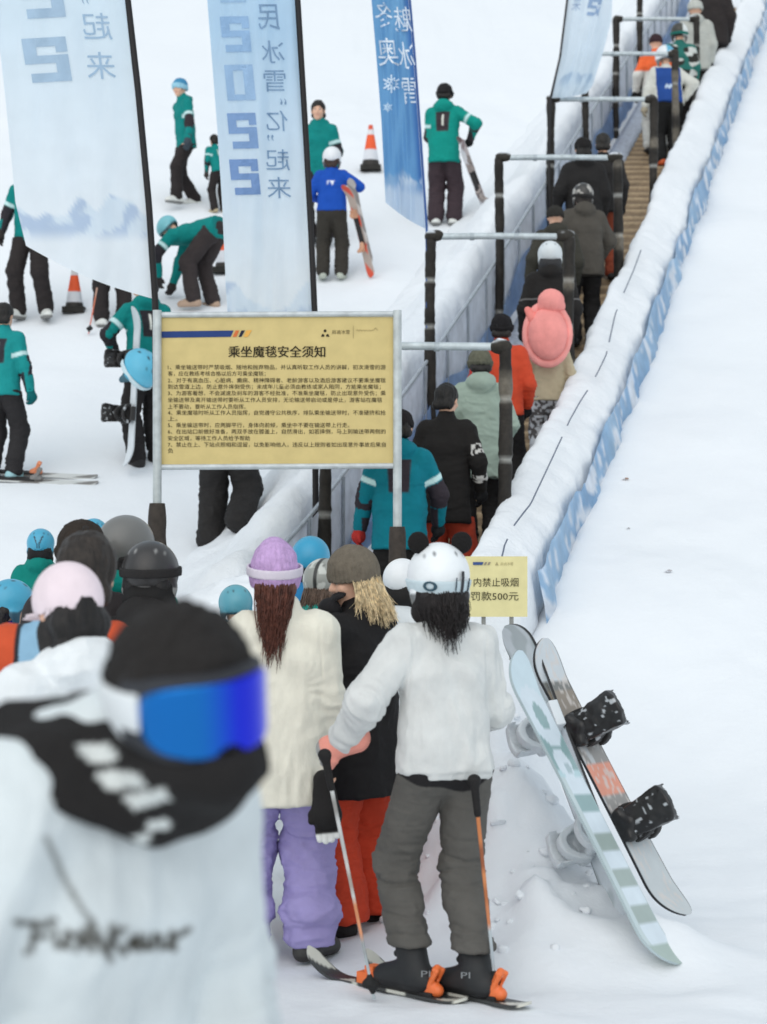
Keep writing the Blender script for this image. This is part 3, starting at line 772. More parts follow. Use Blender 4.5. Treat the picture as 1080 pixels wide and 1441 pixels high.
# broken crumbs of snow lying on the heap and along the foot of the bank
P = []; rng = np.random.RandomState(5)
for i in range(80):
    if i < 80:
        t = rng.uniform(0, 1); cx_, cy_ = .42+.28*t+rng.normal(0, .26), 10.0-1.0*t+rng.normal(0, .3)-.15
    else:
        cy_ = rng.uniform(12.2, 17); cx_ = float(cxl(cy_))+1.2+abs(rng.normal(0, .12))
    r = rng.uniform(.010, .034)*rng.uniform(.6, 1.2); z = float(gfull(cx_, cy_))
    P.append(ell((cx_, cy_, z+r*.15), (r*rng.uniform(.8, 1.5), r*rng.uniform(.8, 1.4), r*rng.uniform(.6, .9)), rot(rng.uniform(0, 3), rng.uniform(-.5, .5), rng.uniform(-.5, .5)), .006))
near_, far_ = [p for p in P if p[3][1] < 11.5], [p for p in P if p[3][1] >= 11.5]
for G_, h_ in ((near_, .011),):
    V, Q = surf(G_, h_, lambda V: .008*vnoise(V[:, 0]*40, V[:, 1]*40, V[:, 2]*40, 81)); tag(link_mesh('snow_crumbs', V, Q, 'snow_lump', None, (225, 230, 238)), kind='structure')
# the blue tarp hanging on the outside of the right-hand bank
def tarp_prof(y):
    f = (y/1.45) % 1.0; f2 = (y/.62+.3) % 1.0
    t = .77+.07*float(vnoise(y*.8, 0, 0, 61))+.06*float(vnoise(y*2.3, 0, 0, 62))+.02*float(vnoise(y*9, 0, 0, 63))
    lo = .50+.07*math.sin(y*2.3)+.05*math.sin(y*5.1)
    wv = .022*float(vnoise(y*3.5, 0, 0, 64))+.012*float(vnoise(y*11, 0, 0, 65))
    return dens([(1.095+wv*.4, t), (1.12+wv, (t+lo)/2), (1.15+wv*1.3, lo-.02), (1.17, lo-.3)], 12)
yt = np.arange(14.1, 43, .06)
def tcol(V):
    q = vnoise(V[:, 0]*3, V[:, 1]*1.6, V[:, 2]*2, 31)*.5+.5
    C = cmix(flat(V, (166, 198, 224)), lin((120, 164, 206)), q)
    h_ = V[:, 2]-prof(V[:, 1]); sn = ss(vnoise(V[:, 0]*9, V[:, 1]*9, V[:, 2]*9, 32), .12, .26)*ss(.86-h_, 0, .2)
    return cmix(C, lin((225, 232, 242)), sn)
tp = loft(tarp_prof, yt, None, 'tarp', 'tarp', colf=tcol)
tag(tp, 'long wrinkled blue tarp hanging along the outer side of the snow bank', 'tarp')
# black cord laid over the bank
m = MB()
cp = [(701, 795), (708, 775), (724, 748), (750, 716), (768, 675), (785, 635), (795, 612), (803, 596), (818, 570), (830, 552), (842, 528), (852, 505), (859, 474), (866, 448), (880, 415), (893, 385), (905, 352)]
dn = np.linspace(13.8, 21.5, len(cp))
on = []
for (a, b), d0 in zip(cp, dn):
    for y in np.arange(12.5, 30, .02):     # walk up the bank until the ray meets its top
        p = px(a, b, y)
        if p[2] < prof(y)+.97+.05*math.sin(y*1.3): on.append(p); break
on = np.array(on); on[:, 2] += .035
tt = np.linspace(0, len(on)-1, 110)
full = np.stack([np.interp(tt, np.arange(len(on)), on[:, i]) for i in range(3)], 1)
full[:, 0] += .02*vnoise(tt*.35, 0, 0, 9); 
for a, b in ((0, 9), (14, 38), (44, 60), (66, 76), (79, 90), (95, 108)): m.tube(full[a:b+1], .006, (92, 102, 122), 6)
tag(m.build('cord', 'matte'), 'thin dark cord lying in loops along the top of the snow bank', 'cord')
# ------------------------------------------------------------------ moving carpet
ys = np.arange(13.4, 42, .05)
def belt_prof(y):
    r = .018*(1 if (y*3.6) % 1 < .35 else 0)
    return dens([(-.34, .05+r), (.34, .05+r)], 6)
cl = thing('conveyor', 'brown ribbed moving carpet climbing between fence and snow bank', 'conveyor belt', (float(cxl(13.4)), 13.4, float(prof(13.4))))
def re(o, par):
    o.parent = par; o.location = -par.location; return o
def beltc(V):
    q = (V[:, 1]*3.6) % 1
    return np.where((q < .35)[:, None], lin((168, 146, 116)), lin((128, 108, 84)))*(1+.2*vnoise(V[:, 0]*8, V[:, 1]*8, 0, 2))[:, None]
re(loft(belt_prof, ys, None, 'belt', 'rubber', colf=beltc), cl)
re(loft(lambda y: dens([(.34, -.1), (.34, .12), (.52, .12), (.52, -.1)], 8), np.arange(13.4, 42, .3), None, 'side_board', 'rubber', (48, 44, 42)), cl)
re(loft(lambda y: dens([(-.62, -.1), (-.62, .10), (-.34, .10), (-.34, -.1)], 8), np.arange(13.4, 42, .3), None, 'side_board', 'rubber', (176, 184, 198)), cl)
# fence on the left of the carpet
fn_ = thing('fence', 'pale sheeted fence with a grey top rail running up beside the moving carpet', 'fence', (float(cxl(14)-.76), 14.0, float(prof(14))))
yy = np.arange(14.1, 42, .05)
def panel(y): return dens([(-.765+.012*math.sin(y*7), .0), (-.77+.02*math.sin(y*5.3), .4), (-.765, .80)], 8)
def pc(V):
    q = vnoise(V[:, 0]*2, V[:, 1]*1.1, V[:, 2]*1.6, 41)*.5+.5
    return cmix(flat(V, (228, 234, 242)), lin((214, 222, 236)), q)
re(loft(panel, yy, None, 'panel', 'tarp', colf=pc), fn_)
def low(y): return dens([(-.735+.012*math.sin(y*9), .0), (-.735+.02*math.sin(y*6), .3), (-.74, (.36+.10*math.sin(y*1.1)+.05*math.sin(y*3.3))*float(ss(y, 15.0, 18.5)))], 6)
def lc_(V): return cmix(flat(V, (150, 178, 214)), lin((124, 154, 198)), vnoise(V[:, 0]*3, V[:, 1]*2, V[:, 2]*3, 42)*.5+.5)
re(loft(low, np.arange(15.1, 42, .06), None, 'skirt', 'tarp', colf=lc_), fn_)
m = MB(); q = np.arange(14.1, 42.2, .35)
m.tube(np.stack([cxl(q)-.775, q, prof(q)+.83], 1), .017, (178, 186, 194), 8); re(m.build('top_rail', 'pipe'), fn_)
for y in np.arange(14.15, 41, .92):
    m = MB(); x = float(cxl(y))-.75; z = float(prof(y))
    m.tube([(x, y, z-.1), (x, y, z+.84)], .014, (150, 158, 168), 7); re(m.build('post', 'pipe'), fn_)
# ------------------------------------------------------------------ gantries over the carpet
GR = 'metal gantries over the moving carpet'
GL = ['nearest gantry, its bar passing right of the big yellow notice', 'gantry whose bar passes over the white helmeted rider and pink cushion',
      'gantry with a bar at the level of the two riders in black', 'gantry whose left post stands at the foot of the pale narrow flag',
      'gantry over the bowed child in the blue vest', 'gantry over the riders in the grey and green jackets, under the topmost one', 'gantry at the very top edge of the picture']
GP = [(458, 711, 488, 15.2, 1.3), (606, 801, 333, 18.95, 1.1), (703, 870, 222, 22.0, 1.05), (775, 920, 140, 25.2, 1.05), (824, 951, 76, 28.0, 1.05), (867, 980, 27, 30.9, 1.05), (901, 1003, -14, 33.8, 1.05)]
rng = np.random.RandomState(4)
for i, (xl, xr, yb, d, _) in enumerate(GP):
    a, b = px(xl, yb, d), px(xr, yb, d)
    g = thing('gantry', GL[i], 'gantry', (float((a[0]+b[0])/2), d, float(prof(d))), 0, GR)
    o0 = _v(g.location)
    m = MB(); m.tube([a-o0, (a+b)/2-o0+_v((0, 0, .006)), b-o0], .030, (190, 200, 204), 12)
    for t in (.3, .62): 
        c = a+(b-a)*t-o0; m.tube([c-_v((.02, 0, 0)), c+_v((.02, 0, 0))], .035, (168, 178, 184), 12)
    m.build('crossbar', 'pipe', g)
    for sx, e in ((-1, a), (1, b)):
        zt, zb_ = e[2]+.02, float(prof(d))-.1
        n = 60; z = np.linspace(zt, zb_, n)
        r = .050+.006*vnoise(z*6, i, sx, 7)+.004*vnoise(z*22, i, sx, 8)
        tape = ((np.abs(((z-zt)/.42) % 1-.5)) > .47)
        r = np.where(tape, r*.86, r); r[0] *= .7
        c0 = flat(np.zeros((n, 3)), (54, 50, 46))*(1+.5*vnoise(z*9, i+.5, sx, 9))[:, None]
        c0 = np.where(tape[:, None], lin((150, 150, 146)), c0)
        if sx > 0:
            q = ss(vnoise(z*5, i, 3, 5), .05, .6)[:, None]*.4; c0 = c0*(1-q)+lin((150, 142, 128))*q
        m = MB(); pts = np.stack([np.full(n, e[0]-o0[0])+.006*np.sin(z*3), np.full(n, 0.)+.004*np.sin(z*4), z-o0[2]], 1)
        m.tube(pts, r, c0, 12); po = m.build('post', 'rubber', g)
        V, Q = surf([ell((e[0]-o0[0]-.03*sx, -.005, zt-o0[2]-.01), (.075, .06, .05)), rc((e[0]-o0[0]-.08*sx, 0, zt-o0[2]-.02), (e[0]-o0[0], 0, zt-o0[2]-.02), .042)], .012, lambda V: .012*vnoise(V[:, 0]*18, V[:, 1]*18, V[:, 2]*18, i))
        sn = ss(V[:, 2]-(zt-o0[2]), .0, .02)*ss(vnoise(V[:, 0]*14, V[:, 1]*14, V[:, 2]*14, i+2), -.2, .2)
        link_mesh('corner_wrap', V, Q, 'rubber', po, cmix(flat(V, (62, 58, 52)), lin((214, 220, 226)), sn))
# ------------------------------------------------------------------ feather flags
class Flag:
    def __init__(s, left, right, d, amp, seed):
        s.L = np.array(sorted(left, key=lambda p: p[1]), float); s.R = np.array(sorted(right, key=lambda p: p[1]), float); s.d = d; s.amp = amp; s.seed = seed
    def lx(s, y): return np.interp(y, s.L[:, 1], s.L[:, 0])
    def rx(s, y): return np.interp(y, s.R[:, 1], s.R[:, 0])
    def pt(s, x, y, off=0):
        x = np.asarray(x, float); y = np.asarray(y, float)
        w = s.rx(y)-s.lx(y); u = (x-s.lx(y))/np.maximum(w, 1)
        dep = s.d+s.amp*(np.sin(u*4.2+y*.006+s.seed)+.5*np.sin(u*9+y*.011+2*s.seed)+.3*np.sin(u*17-y*.02)+.18*np.sin(u*31+y*.03+s.seed))*np.sin(np.clip(u, 0, 1)*PI)**.5-off
        return np.stack([(x-CX)/F*dep, dep, CAMZ-(y-CY)/F*dep], -1)
def make_flag(label, fl, polepts, pole_r, pole_col, colf, base):
    t = thing('feather_flag', label, 'flag', base, 0, 'feather flags on the slope'); B = _v(base)
    nu, nv = 44, 150
    y0 = min(fl.L[0, 1], fl.R[0, 1]); U = np.linspace(0, 1, nu)[:, None]; W = np.linspace(0, 1, nv)[None, :]
    yl = fl.L[0, 1]+W*(fl.L[-1, 1]-fl.L[0, 1]); yr = fl.R[0, 1]+W*(fl.R[-1, 1]-fl.R[0, 1])
    xl = fl.lx(yl); xr = fl.rx(yr)
    y = yl+(yr-yl)*U+fl.sag*np.sin(U*PI)*W**8; x = xl+(xr-xl)*U
    P = fl.pt(x, y).reshape(-1, 3)-B
    ii = np.arange(nu*nv).reshape(nu, nv)
    Q = np.stack([ii[:-1, :-1], ii[:-1, 1:], ii[1:, 1:], ii[1:, :-1]], -1).reshape(-1, 4)
    C = colf((U+0*W).ravel(), y.ravel(), x.ravel())
    cl = link_mesh('cloth', P, Q, 'cloth', t, C)
    m = MB(); pp = np.array([px(a, b, fl.d+.03)-B for a, b in polepts]); pp = np.concatenate([pp, [[pp[-1][0]*.3, pp[-1][1], 0]]])
    pp = np.array([np.interp(np.linspace(0, len(pp)-1, 50), np.arange(len(pp)), pp[:, i]) for i in range(3)]).T
    m.tube(pp, pole_r, pole_col, 10); m.build('pole', 'matte', t)
    return t, cl, B
def flat_letters(name, items, fl, B, col, parent, mat='print', off=.008):
    if len(items) > 1:
        for k in items: flat_letters(name, [k], fl, B, col, parent, mat, off)
        return
    """items: list of (V2 in picture columns/rows, faces)"""
    bm = bmesh.new()
    for V, fs in items:
        vs = [bm.verts.new((float(a), float(b), 0)) for a, b in V]
        for f in fs:
            try: bm.faces.new([vs[i] for i in f])
            except ValueError: pass
    bm.normal_update(); bmesh.ops.triangulate(bm, faces=bm.faces[:])
    for _ in range(3):
        e = [q for q in bm.edges if q.calc_length() > 9]
        if not e: break
        bmesh.ops.subdivide_edges(bm, edges=e, cuts=1); bmesh.ops.triangulate(bm, faces=[f for f in bm.faces if len(f.verts) > 4])
    bm.verts.ensure_lookup_table()
    V = np.array([v.co[:2] for v in bm.verts]); 
    by = {}
    for f in bm.faces: by.setdefault(len(f.verts), []).append([v.index for v in f.verts])
    bm.free()
    W = fl.pt(V[:, 0], V[:, 1], off)-B
    return link_mesh(name, W, [np.array(q) for q in by.values()], mat, parent, col, smooth=False)
def glyph_px(ch, cx_, cy_, w, h, shear=0, mirror=True, bold=0):
    V, fs = glyphs(ch, bold)
    V = V.copy(); mn, mx = V.min(0), V.max(0); V = (V-(mn+mx)/2)/(mx-mn)
    X = V[:, 0]*w*(-1 if mirror else 1); Yv = -V[:, 1]*h
    return np.stack([cx_+X+shear*Yv, cy_+Yv-(.0)*X], 1), fs
def outline_px(pts, cx_, cy_, w, h, shear=0, slope=0):
    V = []
    for a, b in pts:
        X = (a-.5)*w; Yv = -(b-.5)*h; V.append((cx_+X+shear*Yv, cy_+Yv+slope*X))
    return np.array(V), [tuple(range(len(V)))]
TWO = [(0, 1), (1, 1), (1, .66), (.74, .66), (.74, .8), (.3, .8), (.3, .6), (1, .6), (1, 0), (.1, 0), (.1, .2), (.7, .2), (.7, .42), (0, .42)]   # a squared 2 seen from behind
ZERO = [(0, 1), (1, 1), (1, 0), (.281, 0), (.281, .16), (.64, .16), (.64, .84), (.28, .84), (.28, 0), (0, 0)]
def mountains(y0, y1, dark, light, seed):
    def f(u, y, x, C):
        rid = y0+(y1-y0)*(.35+.32*vnoise(u*3.2+seed, 0, 0, seed)+.2*vnoise(u*8+seed, 0, 0, seed+1))
        ins = ss(y-rid, 0, 5)*(1-ss(y, y1-18, y1+6))
        face = ss(vnoise(u*9+y*.03, y*.045, 0, seed+2)+.35*vnoise(u*25, y*.12, 0, seed+3), -.15, .2)
        M = cmix(np.tile(lin(light), (len(u), 1)), lin(dark), face)
        return cmix(C, M, ins*.85)
    return f
# flag A, far left
fa = Flag([(-70, -320), (-30, -250), (-8, 0), (7, 130), (16, 220), (22, 285), (37, 346)], [(140, -320), (150, -250), (176, 0), (190, 130), (205, 290), (214, 420)], 15.1, .05, 1.0); fa.sag = 8
mt = mountains(262, 338, (180, 200, 226), (220, 233, 244), 5)
def ca(u, y, x):
    t = np.clip((y-20)/300, 0, 1); C = cmix(np.tile(lin((222, 237, 247)), (len(u), 1)), lin((240, 246, 251)), t)
    return mt(u, y, x, C)
base = (float(px(222, 700, 15.1)[0]), 15.1, float(prof(15.1)))
t, cl, B = make_flag('widest pale flag, at the left edge of the picture', fa, [(150, -250), (180, 0), (195, 130), (210, 290), (219, 430)], .025, (34, 30, 32), ca, base)
it = [outline_px(TWO, 58, -8, 60, 66, .16, -.06), outline_px(TWO, 66, 84, 62, 62, .16, -.06)]
flat_letters('lettering', it, fa, B, (158, 182, 204), cl)
it = [glyph_px('起', 136, 37, 40, 38, .16), glyph_px('来', 142, 92, 40, 38, .12), glyph_px('”', 120, 0, 10, 12, .16)]
flat_letters('lettering', it, fa, B, (150, 176, 200), cl)
# flag B
fb = Flag([(276, -320), (280, -250), (292, 0), (299, 90), (306, 180), (313, 290), (318, 400), (323, 480)], [(396, -320), (400, -250), (415, 0), (427, 200), (434, 330), (438, 420), (441, 480)], 15.6, .055, 2.6); fb.sag = 6
mb = mountains(380, 470, (190, 208, 230), (222, 235, 246), 9)
def cb(u, y, x):
    t = np.clip((y-40)/360, 0, 1); C = cmix(np.tile(lin((190, 218, 240)), (len(u), 1)), lin((238, 245, 250)), t)
    return mb(u, y, x, C)
base = (float(px(446, 700, 15.6)[0]), 15.6, float(prof(15.6)))
t, cl, B = make_flag('tall pale blue flag standing behind the middle of the yellow notice', fb, [(400, -250), (419, 0), (431, 200), (438, 330), (443, 440)], .025, (34, 30, 32), cb, base)
for nm, yc, xc, c in ((ZERO, 116, 338, (146, 176, 208)), (TWO, 48, 332, (140, 172, 206)), (TWO, 184, 342, (122, 152, 194)), (TWO, 249, 345, (114, 144, 190)), (TWO, -22, 324, (150, 182, 212))):
    flat_letters('lettering', [outline_px(nm, xc, yc, 40, 50, .10, -.02)], fb, B, c, cl)
it = [glyph_px('民', 378, 24, 30, 36, .1), glyph_px('冰', 384, 73, 32, 32, .1), glyph_px('雪', 387, 114, 31, 30, .05), glyph_px('“', 399, 143, 9, 9, .1), glyph_px('亿', 390, 170, 30, 29, .05), glyph_px('”', 381, 194, 9, 9, .1), glyph_px('起', 391, 225, 33, 30, .05), glyph_px('来', 393, 264, 33, 30, .05)]
flat_letters('lettering', it, fb, B, (124, 152, 182), cl)
# flag C, the saturated blue one
fc = Flag([(508, -320), (512, -250), (523, 0), (530, 80), (537, 170), (543, 285)], [(555, -320), (560, -250), (575, 0), (582, 80), (590, 190), (599, 322)], 18.9, .07, .4); fc.sag = 3
mc = mountains(235, 268, (150, 186, 220), (226, 236, 246), 12)
def cc(u, y, x):
    t = np.clip((y-20)/220, 0, 1); C = cmix(np.tile(lin((122, 174, 216)), (len(u), 1)), lin((112, 166, 214)), t)
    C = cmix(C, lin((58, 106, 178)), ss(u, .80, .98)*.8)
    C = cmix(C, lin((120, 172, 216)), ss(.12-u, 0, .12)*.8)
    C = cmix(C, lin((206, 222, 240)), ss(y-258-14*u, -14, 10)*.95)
    return mc(u, y, x, C)
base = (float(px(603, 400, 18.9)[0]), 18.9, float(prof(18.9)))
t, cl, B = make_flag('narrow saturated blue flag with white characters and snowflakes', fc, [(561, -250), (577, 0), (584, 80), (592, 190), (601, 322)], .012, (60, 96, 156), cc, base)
it = [glyph_px('冬', 540, 21, 24, 36, .12), glyph_px('奥', 546, 73, 29, 40, .12)]
flat_letters('lettering', it, fc, B, (226, 234, 242), cl)
it = [glyph_px('魅', 567, 27, 24, 36, .12), glyph_px('冰', 572, 78, 22, 38, .14), glyph_px('雪', 576, 128, 19, 37, .1)]
flat_letters('lettering', it, fc, B, (220, 230, 240), cl)
def flake(cx_, cy_, r):
    V = []; fs = []
    def bar(a, p0, p1, w_):
        k = len(V); ca_, sa = math.cos(a), math.sin(a)
        for q, e in ((p0, -w_), (p1, -w_), (p1, w_), (p0, w_)): V.append((cx_+q*ca_-e*sa, cy_+q*sa+e*ca_))
        fs.append((k, k+1, k+2, k+3))
    for j in range(6):
        a = j*PI/3+.52; bar(a, r*.12, r, r*.09)
        for s_ in (-1, 1):
            k = len(V); ca_, sa = math.cos(a), math.sin(a); bx, by = cx_+.5*r*ca_, cy_+.5*r*sa
            b = a+s_*.9
            q0 = (bx+.10*r*math.cos(a+s_*1.57), by+.10*r*math.sin(a+s_*1.57))
            V.extend([q0, (q0[0]+.34*r*math.cos(b), q0[1]+.34*r*math.sin(b)), (q0[0]+.34*r*math.cos(b)-.14*r*ca_, q0[1]+.34*r*math.sin(b)-.14*r*sa), (q0[0]-.14*r*ca_, q0[1]-.14*r*sa)]); fs.append((k, k+1, k+2, k+3))
    return np.array(V), fs
flat_letters('snowflake', [flake(551, 118, 13)], fc, B, (214, 230, 244), cl)
flat_letters('snowflake', [flake(546, 151, 7)], fc, B, (200, 224, 242), cl)
# flag D, far up the lift
fd = Flag([(806, -200), (803, -60), (800, 0), (790, 80), (777, 138)], [(866, -200), (864, -60), (862, 0), (861, 27), (850, 70), (834, 121), (826, 131)], 25.1, .05, 2.0); fd.sag = 2
md = mountains(98, 124, (170, 194, 218), (208, 226, 241), 15)
def cd(u, y, x):
    C = cmix(np.tile(lin((226, 238, 248)), (len(u), 1)), lin((216, 231, 243)), np.clip((y)/130, 0, 1))
    return md(u, y, x, C)
base = (float(px(774, 300, 25.1)[0]), 25.1, float(prof(25.1)))
t, cl, B = make_flag('farthest pale flag, leaning beside a gantry high up the lift', fd, [(806, -200), (799, 0), (789, 80), (775, 140), (773, 205)], .018, (44, 42, 44), cd, base)
flat_letters('lettering', [outline_px(TWO, 836, 10, 18, 24, -.25, .1)], fd, B, (140, 164, 196), cl)
flat_letters('lettering', [glyph_px('来', 812, 6, 12, 18, -.2)], fd, B, (150, 172, 200), cl)
# ------------------------------------------------------------------ the yellow notice
SD = 14.0
def plane(d): 
    class Pn: pass
    q = Pn(); q.pt = lambda x, y, off=0: np.stack([(np.asarray(x, float)-CX)/F*(d-off), np.full(np.shape(x), d-off), CAMZ-(np.asarray(y, float)-CY)/F*(d-off)], -1)
    return q
pn = plane(SD)
def text_run(s, x0, ybase, size, spacing=1.0, bold=0, width=None):
    V, fs = glyphs(s, bold, spacing); V = V.copy()
    k = size if width is None else width/(V[:, 0].max()-V[:, 0].min())
    ky = size
    return np.stack([x0+(V[:, 0]-V[:, 0].min())*k, ybase-V[:, 1]*ky], 1), fs
base = (float(px(391, 700, SD)[0]), SD, float(gz(px(391, 700, SD)[0], SD)))
sg = thing('notice_board', 'big pale yellow lift safety notice on two posts, full of lines of text', 'notice board', base); B = _v(base)
def pbox(m, x0, x1, y0, y1, d0, d1, col):
    a = px(x0, y0, SD); b = px(x1, y1, SD)
    c = (a+b)/2-B; c[1] = (d0+d1)/2-B[1]; m.box(c, (abs(b[0]-a[0])/2, abs(d1-d0)/2, abs(b[2]-a[2])/2), col)
m = MB(); pbox(m, 221.5, 560, 446, 656, SD, SD+.02, (206, 186, 128)); pb = m.build('panel', 'print', sg, smooth=False)
for y0, y1 in ((439, 447.5), (654, 661)):
    m = MB(); a, b = px(218, (y0+y1)/2, SD), px(563, (y0+y1)/2-(1.5 if y0 < 500 else 2), SD)
    m.tube([a-B+_v((0, -.005, 0)), b-B+_v((0, -.005, 0))], .020, (188, 194, 196), 10); m.build('rail', 'pipe', sg)
for x0, yp in ((222, 708), (559.5, 741)):
    a = px(x0, 437, SD)-B
    m = MB(); m.tube([(a[0], -.02, a[2]), (a[0], -.02, -.1)], .030, (184, 190, 190), 14); po = m.build('post', 'pipe', sg)
    b = px(x0, yp, SD)-B; n = 30; z = np.linspace(b[2], -.05, n); r = .058+.008*vnoise(z*7, x0, 0, 3); r = r+np.clip(((b[2]-.18)-z)*.12, 0, .05); r[0] = .052
    sn = ss(vnoise(z*4, x0, 2, 6), .1, .6)[:, None]*.15
    m = MB(); xx = np.full(n, b[0])+np.clip((b[2]-.2-z), 0, 1)*.10*(1 if x0 > 300 else .1)
    m.tube(np.stack([xx, np.full(n, -.02), z], 1), r, flat(np.zeros((n, 3)), (72, 64, 58))*(1-sn)+lin((170, 165, 160))*sn, 14); m.build('foam_padding', 'rubber', po)
BL = (60, 52, 34)
flat_letters('title', [text_run('乘坐魔毯安全须知', 321.5, 501.5, 17.4, 1, 0, 136)], pn, B, (52, 44, 28), pb, off=.004)
flat_letters('title', [text_run('乘坐魔毯安全须知', 322.1, 501.5, 17.4, 1, 0, 136)], pn, B, (52, 44, 28), pb, off=.0055)
LINES = [('1、乘坐输送带时严禁吸烟、随地和抛弃物品，并认真听取工作人员的讲解，初次滑雪的游', 519.5, 543), ('客，应在教练考核合格以后方可乘坐魔毯；', 528.5, 374), ('2、对于有高血压、心脏病、癫痫、精神障碍者、老龄游客以及酒后游客建议不要乘坐魔毯', 538, 543),
         ('到达雪道上边，防止意外摔倒受伤；未成年儿童必须由教练或家人陪同，方能乘坐魔毯；', 547, 536), ('3、为游客着想，不会减速及刹车的游客不经批准，不准乘坐魔毯，防止出现意外受伤；乘', 556, 543), ('坐输送带及离开输送带时要听从工作人员安排，无论输送带启动或是停止，游客站在魔毯', 565.5, 538),
         ('上不要动，要听从工作人员指挥。', 575, 346), ('4、乘坐魔毯时听从工作人员指挥，自觉遵守公共秩序，排队乘坐输送带时，不准硬挤和抢', 583.5, 543), ('上。', 592, 250), ('5、乘坐输送带时，应两脚平行，身体向前倾，乘坐中不要在输送带上行走。', 601, 492),
         ('6、在出站口前做好准备，两双手放在膝盖上，自然滑出，如若摔倒，马上到输送带两侧的', 610, 543), ('安全区域，等待工作人员给予帮助', 619.5, 352), ('7、禁止在上、下站点照相和逗留，以免影响他人，违反以上规则者如出现意外事故后果自', 628.5, 543), ('负', 637, 244)]
for s_, yb, xe in LINES:
    flat_letters('lettering', [text_run(s_, 236.5, yb, 7.4, 1, 0, xe-236.5)], pn, B, BL, pb, off=.004)
def poly(pts): return (np.array(pts, float), [tuple(range(len(pts)))])
flat_letters('stripe', [poly([(222, 466.5), (329, 465), (325, 474), (222, 475.5)])], pn, B, (38, 62, 118), pb, off=.004)
flat_letters('stripe', [poly([(332, 465), (337, 465), (333, 474), (327.5, 474)])], pn, B, (206, 110, 60), pb, off=.004)
flat_letters('stripe', [poly([(340, 465), (345, 465), (340, 474), (336, 474)])], pn, B, (40, 46, 70), pb, off=.004)
flat_letters('stripe', [poly([(347, 465), (355, 464.5), (349, 474), (343, 474)])], pn, B, (226, 170, 84), pb, off=.004)
def disc(cx_, cy_, r, n=12, sq=1): return (np.array([(cx_+r*math.cos(a), cy_+r*sq*math.sin(a)) for a in np.arange(n)*2*PI/n]), [tuple(range(n))])
flat_letters('emblem', [disc(457.8, 465.5, 2.1), poly([(452, 473.8), (454, 469.6), (456.8, 471.2), (456.6, 473.8)]), poly([(464, 473.8), (462, 469.6), (459.2, 471.2), (459.4, 473.8)])], pn, B, (66, 58, 38), pb, off=.004)
flat_letters('lettering', [text_run('启迪冰雪', 467.5, 469.5, 6.4, 1, 0, 25)], pn, B, (96, 84, 54), pb, off=.004)
flat_letters('divider', [poly([(497.2, 458), (497.8, 458), (497.8, 476), (497.2, 476)])], pn, B, (150, 134, 92), pb, off=.004)
m = MB(); q = np.linspace(0, 1, 60)
wx = 502+q*30; wy = 465-1.2*np.sin(q*44)*(1-.5*q)-np.where(q > .78, 3*np.sin((q-.78)/.22*PI), 0)
m.tube(pn.pt(wx, wy, .004)-B, .0012, (136, 120, 80), 5); m.build('emblem', 'print', pb)
# small sign by the bank
d2 = 13.05
a = px(702, 830, d2); base = (float(a[0]), d2, float(gfull(a[0], d2)))
sm = thing('warning_sign', 'small pale yellow no smoking sign standing in snow behind the panda helmet', 'sign', base); B2 = _v(base)
m = MB(); a = px(655, 783, d2)-B2; b = px(742.5, 868, d2)-B2
m.box(((a[0]+b[0])/2, .012, (a[2]+b[2])/2), ((b[0]-a[0])/2, .010, abs(a[2]-b[2])/2), (222, 212, 158)); sp = m.build('panel', 'print', sm, smooth=False)
m = MB()
for q in (.3, .75): m.tube([(a[0]+(b[0]-a[0])*q, .035, a[2]-.05), (a[0]+(b[0]-a[0])*q, .035, -.2)], .014, (150, 150, 146), 8)
m.build('stake', 'pipe', sm)
p2 = plane(d2)
flat_letters('lettering', [text_run('内禁止吸烟', 667, 824.5, 13.5, 1, 0, 63)], p2, B2, (74, 68, 44), sp, off=.004)
flat_letters('lettering', [text_run('罚款500元', 663, 844, 13.5, 1, 0, 67)], p2, B2, (74, 68, 44), sp, off=.004)
flat_letters('stripe', [poly([(666, 791), (681, 791), (679, 795), (666, 795)])], p2, B2, (60, 84, 136), sp, off=.004)
flat_letters('stripe', [poly([(683, 791), (686, 791), (684, 795), (681, 795)]), poly([(688, 791), (691, 791), (689, 795), (686, 795)])], p2, B2, (150, 140, 120), sp, off=.004)
flat_letters('emblem', [poly([(697, 795.5), (699.5, 790.5), (702, 795.5)]), text_run('启迪冰雪', 704.5, 795.3, 5, 1, .0, 18)], p2, B2, (168, 158, 116), sp, off=.004)
# ------------------------------------------------------------------ cones
def cone(label, xc, yb, yt, d=None):
    if d is None: d = solve(yb)
    hgt = (yb-yt)/F*d; c = px(xc, yb, d)
    t = thing('traffic_cone', label, 'traffic cone', (float(c[0]), d, float(c[2])-.01), 0, 'traffic cones on the slope')
    m = MB(); r = hgt*.25; q = [(-r, -r), (r, -r), (r, r), (-r, r)]
    m.box((0, 0, .02), (r*.93, r*.93, .035), (52, 50, 46)); m.build('base', 'rubber', t, smooth=False)
    m = MB(); n = 40; z = np.linspace(.05, hgt, n); rr = hgt*(.20-.155*(z-.05)/(hgt-.05))
    f = z/hgt; C = np.where(((f < .20))[:, None], lin((60, 56, 52)), np.where(((f < .44))[:, None], lin((214, 216, 222)), np.where((f < .78)[:, None], lin((232, 92, 48)), np.where((f < .90)[:, None], lin((216, 214, 216)), lin((214, 88, 62))))))
    m.tube(np.stack([0*z, 0*z, z], 1), rr, C, 20); m.build('body', 'matte', t)
    return t
def solve(row, lo=9., hi=40.):
    """distance at which the slope passes through this picture row"""
    y = np.linspace(lo, hi, 3000); r = CY-(prof(y)-CAMZ)/y*F
    return float(y[np.argmin(np.abs(r-row))])
cone('orange and white cone beside the narrow blue flag', 522, 238, 175)
cone('orange and white cone under the lower edge of the widest flag', 105, 438, 372)
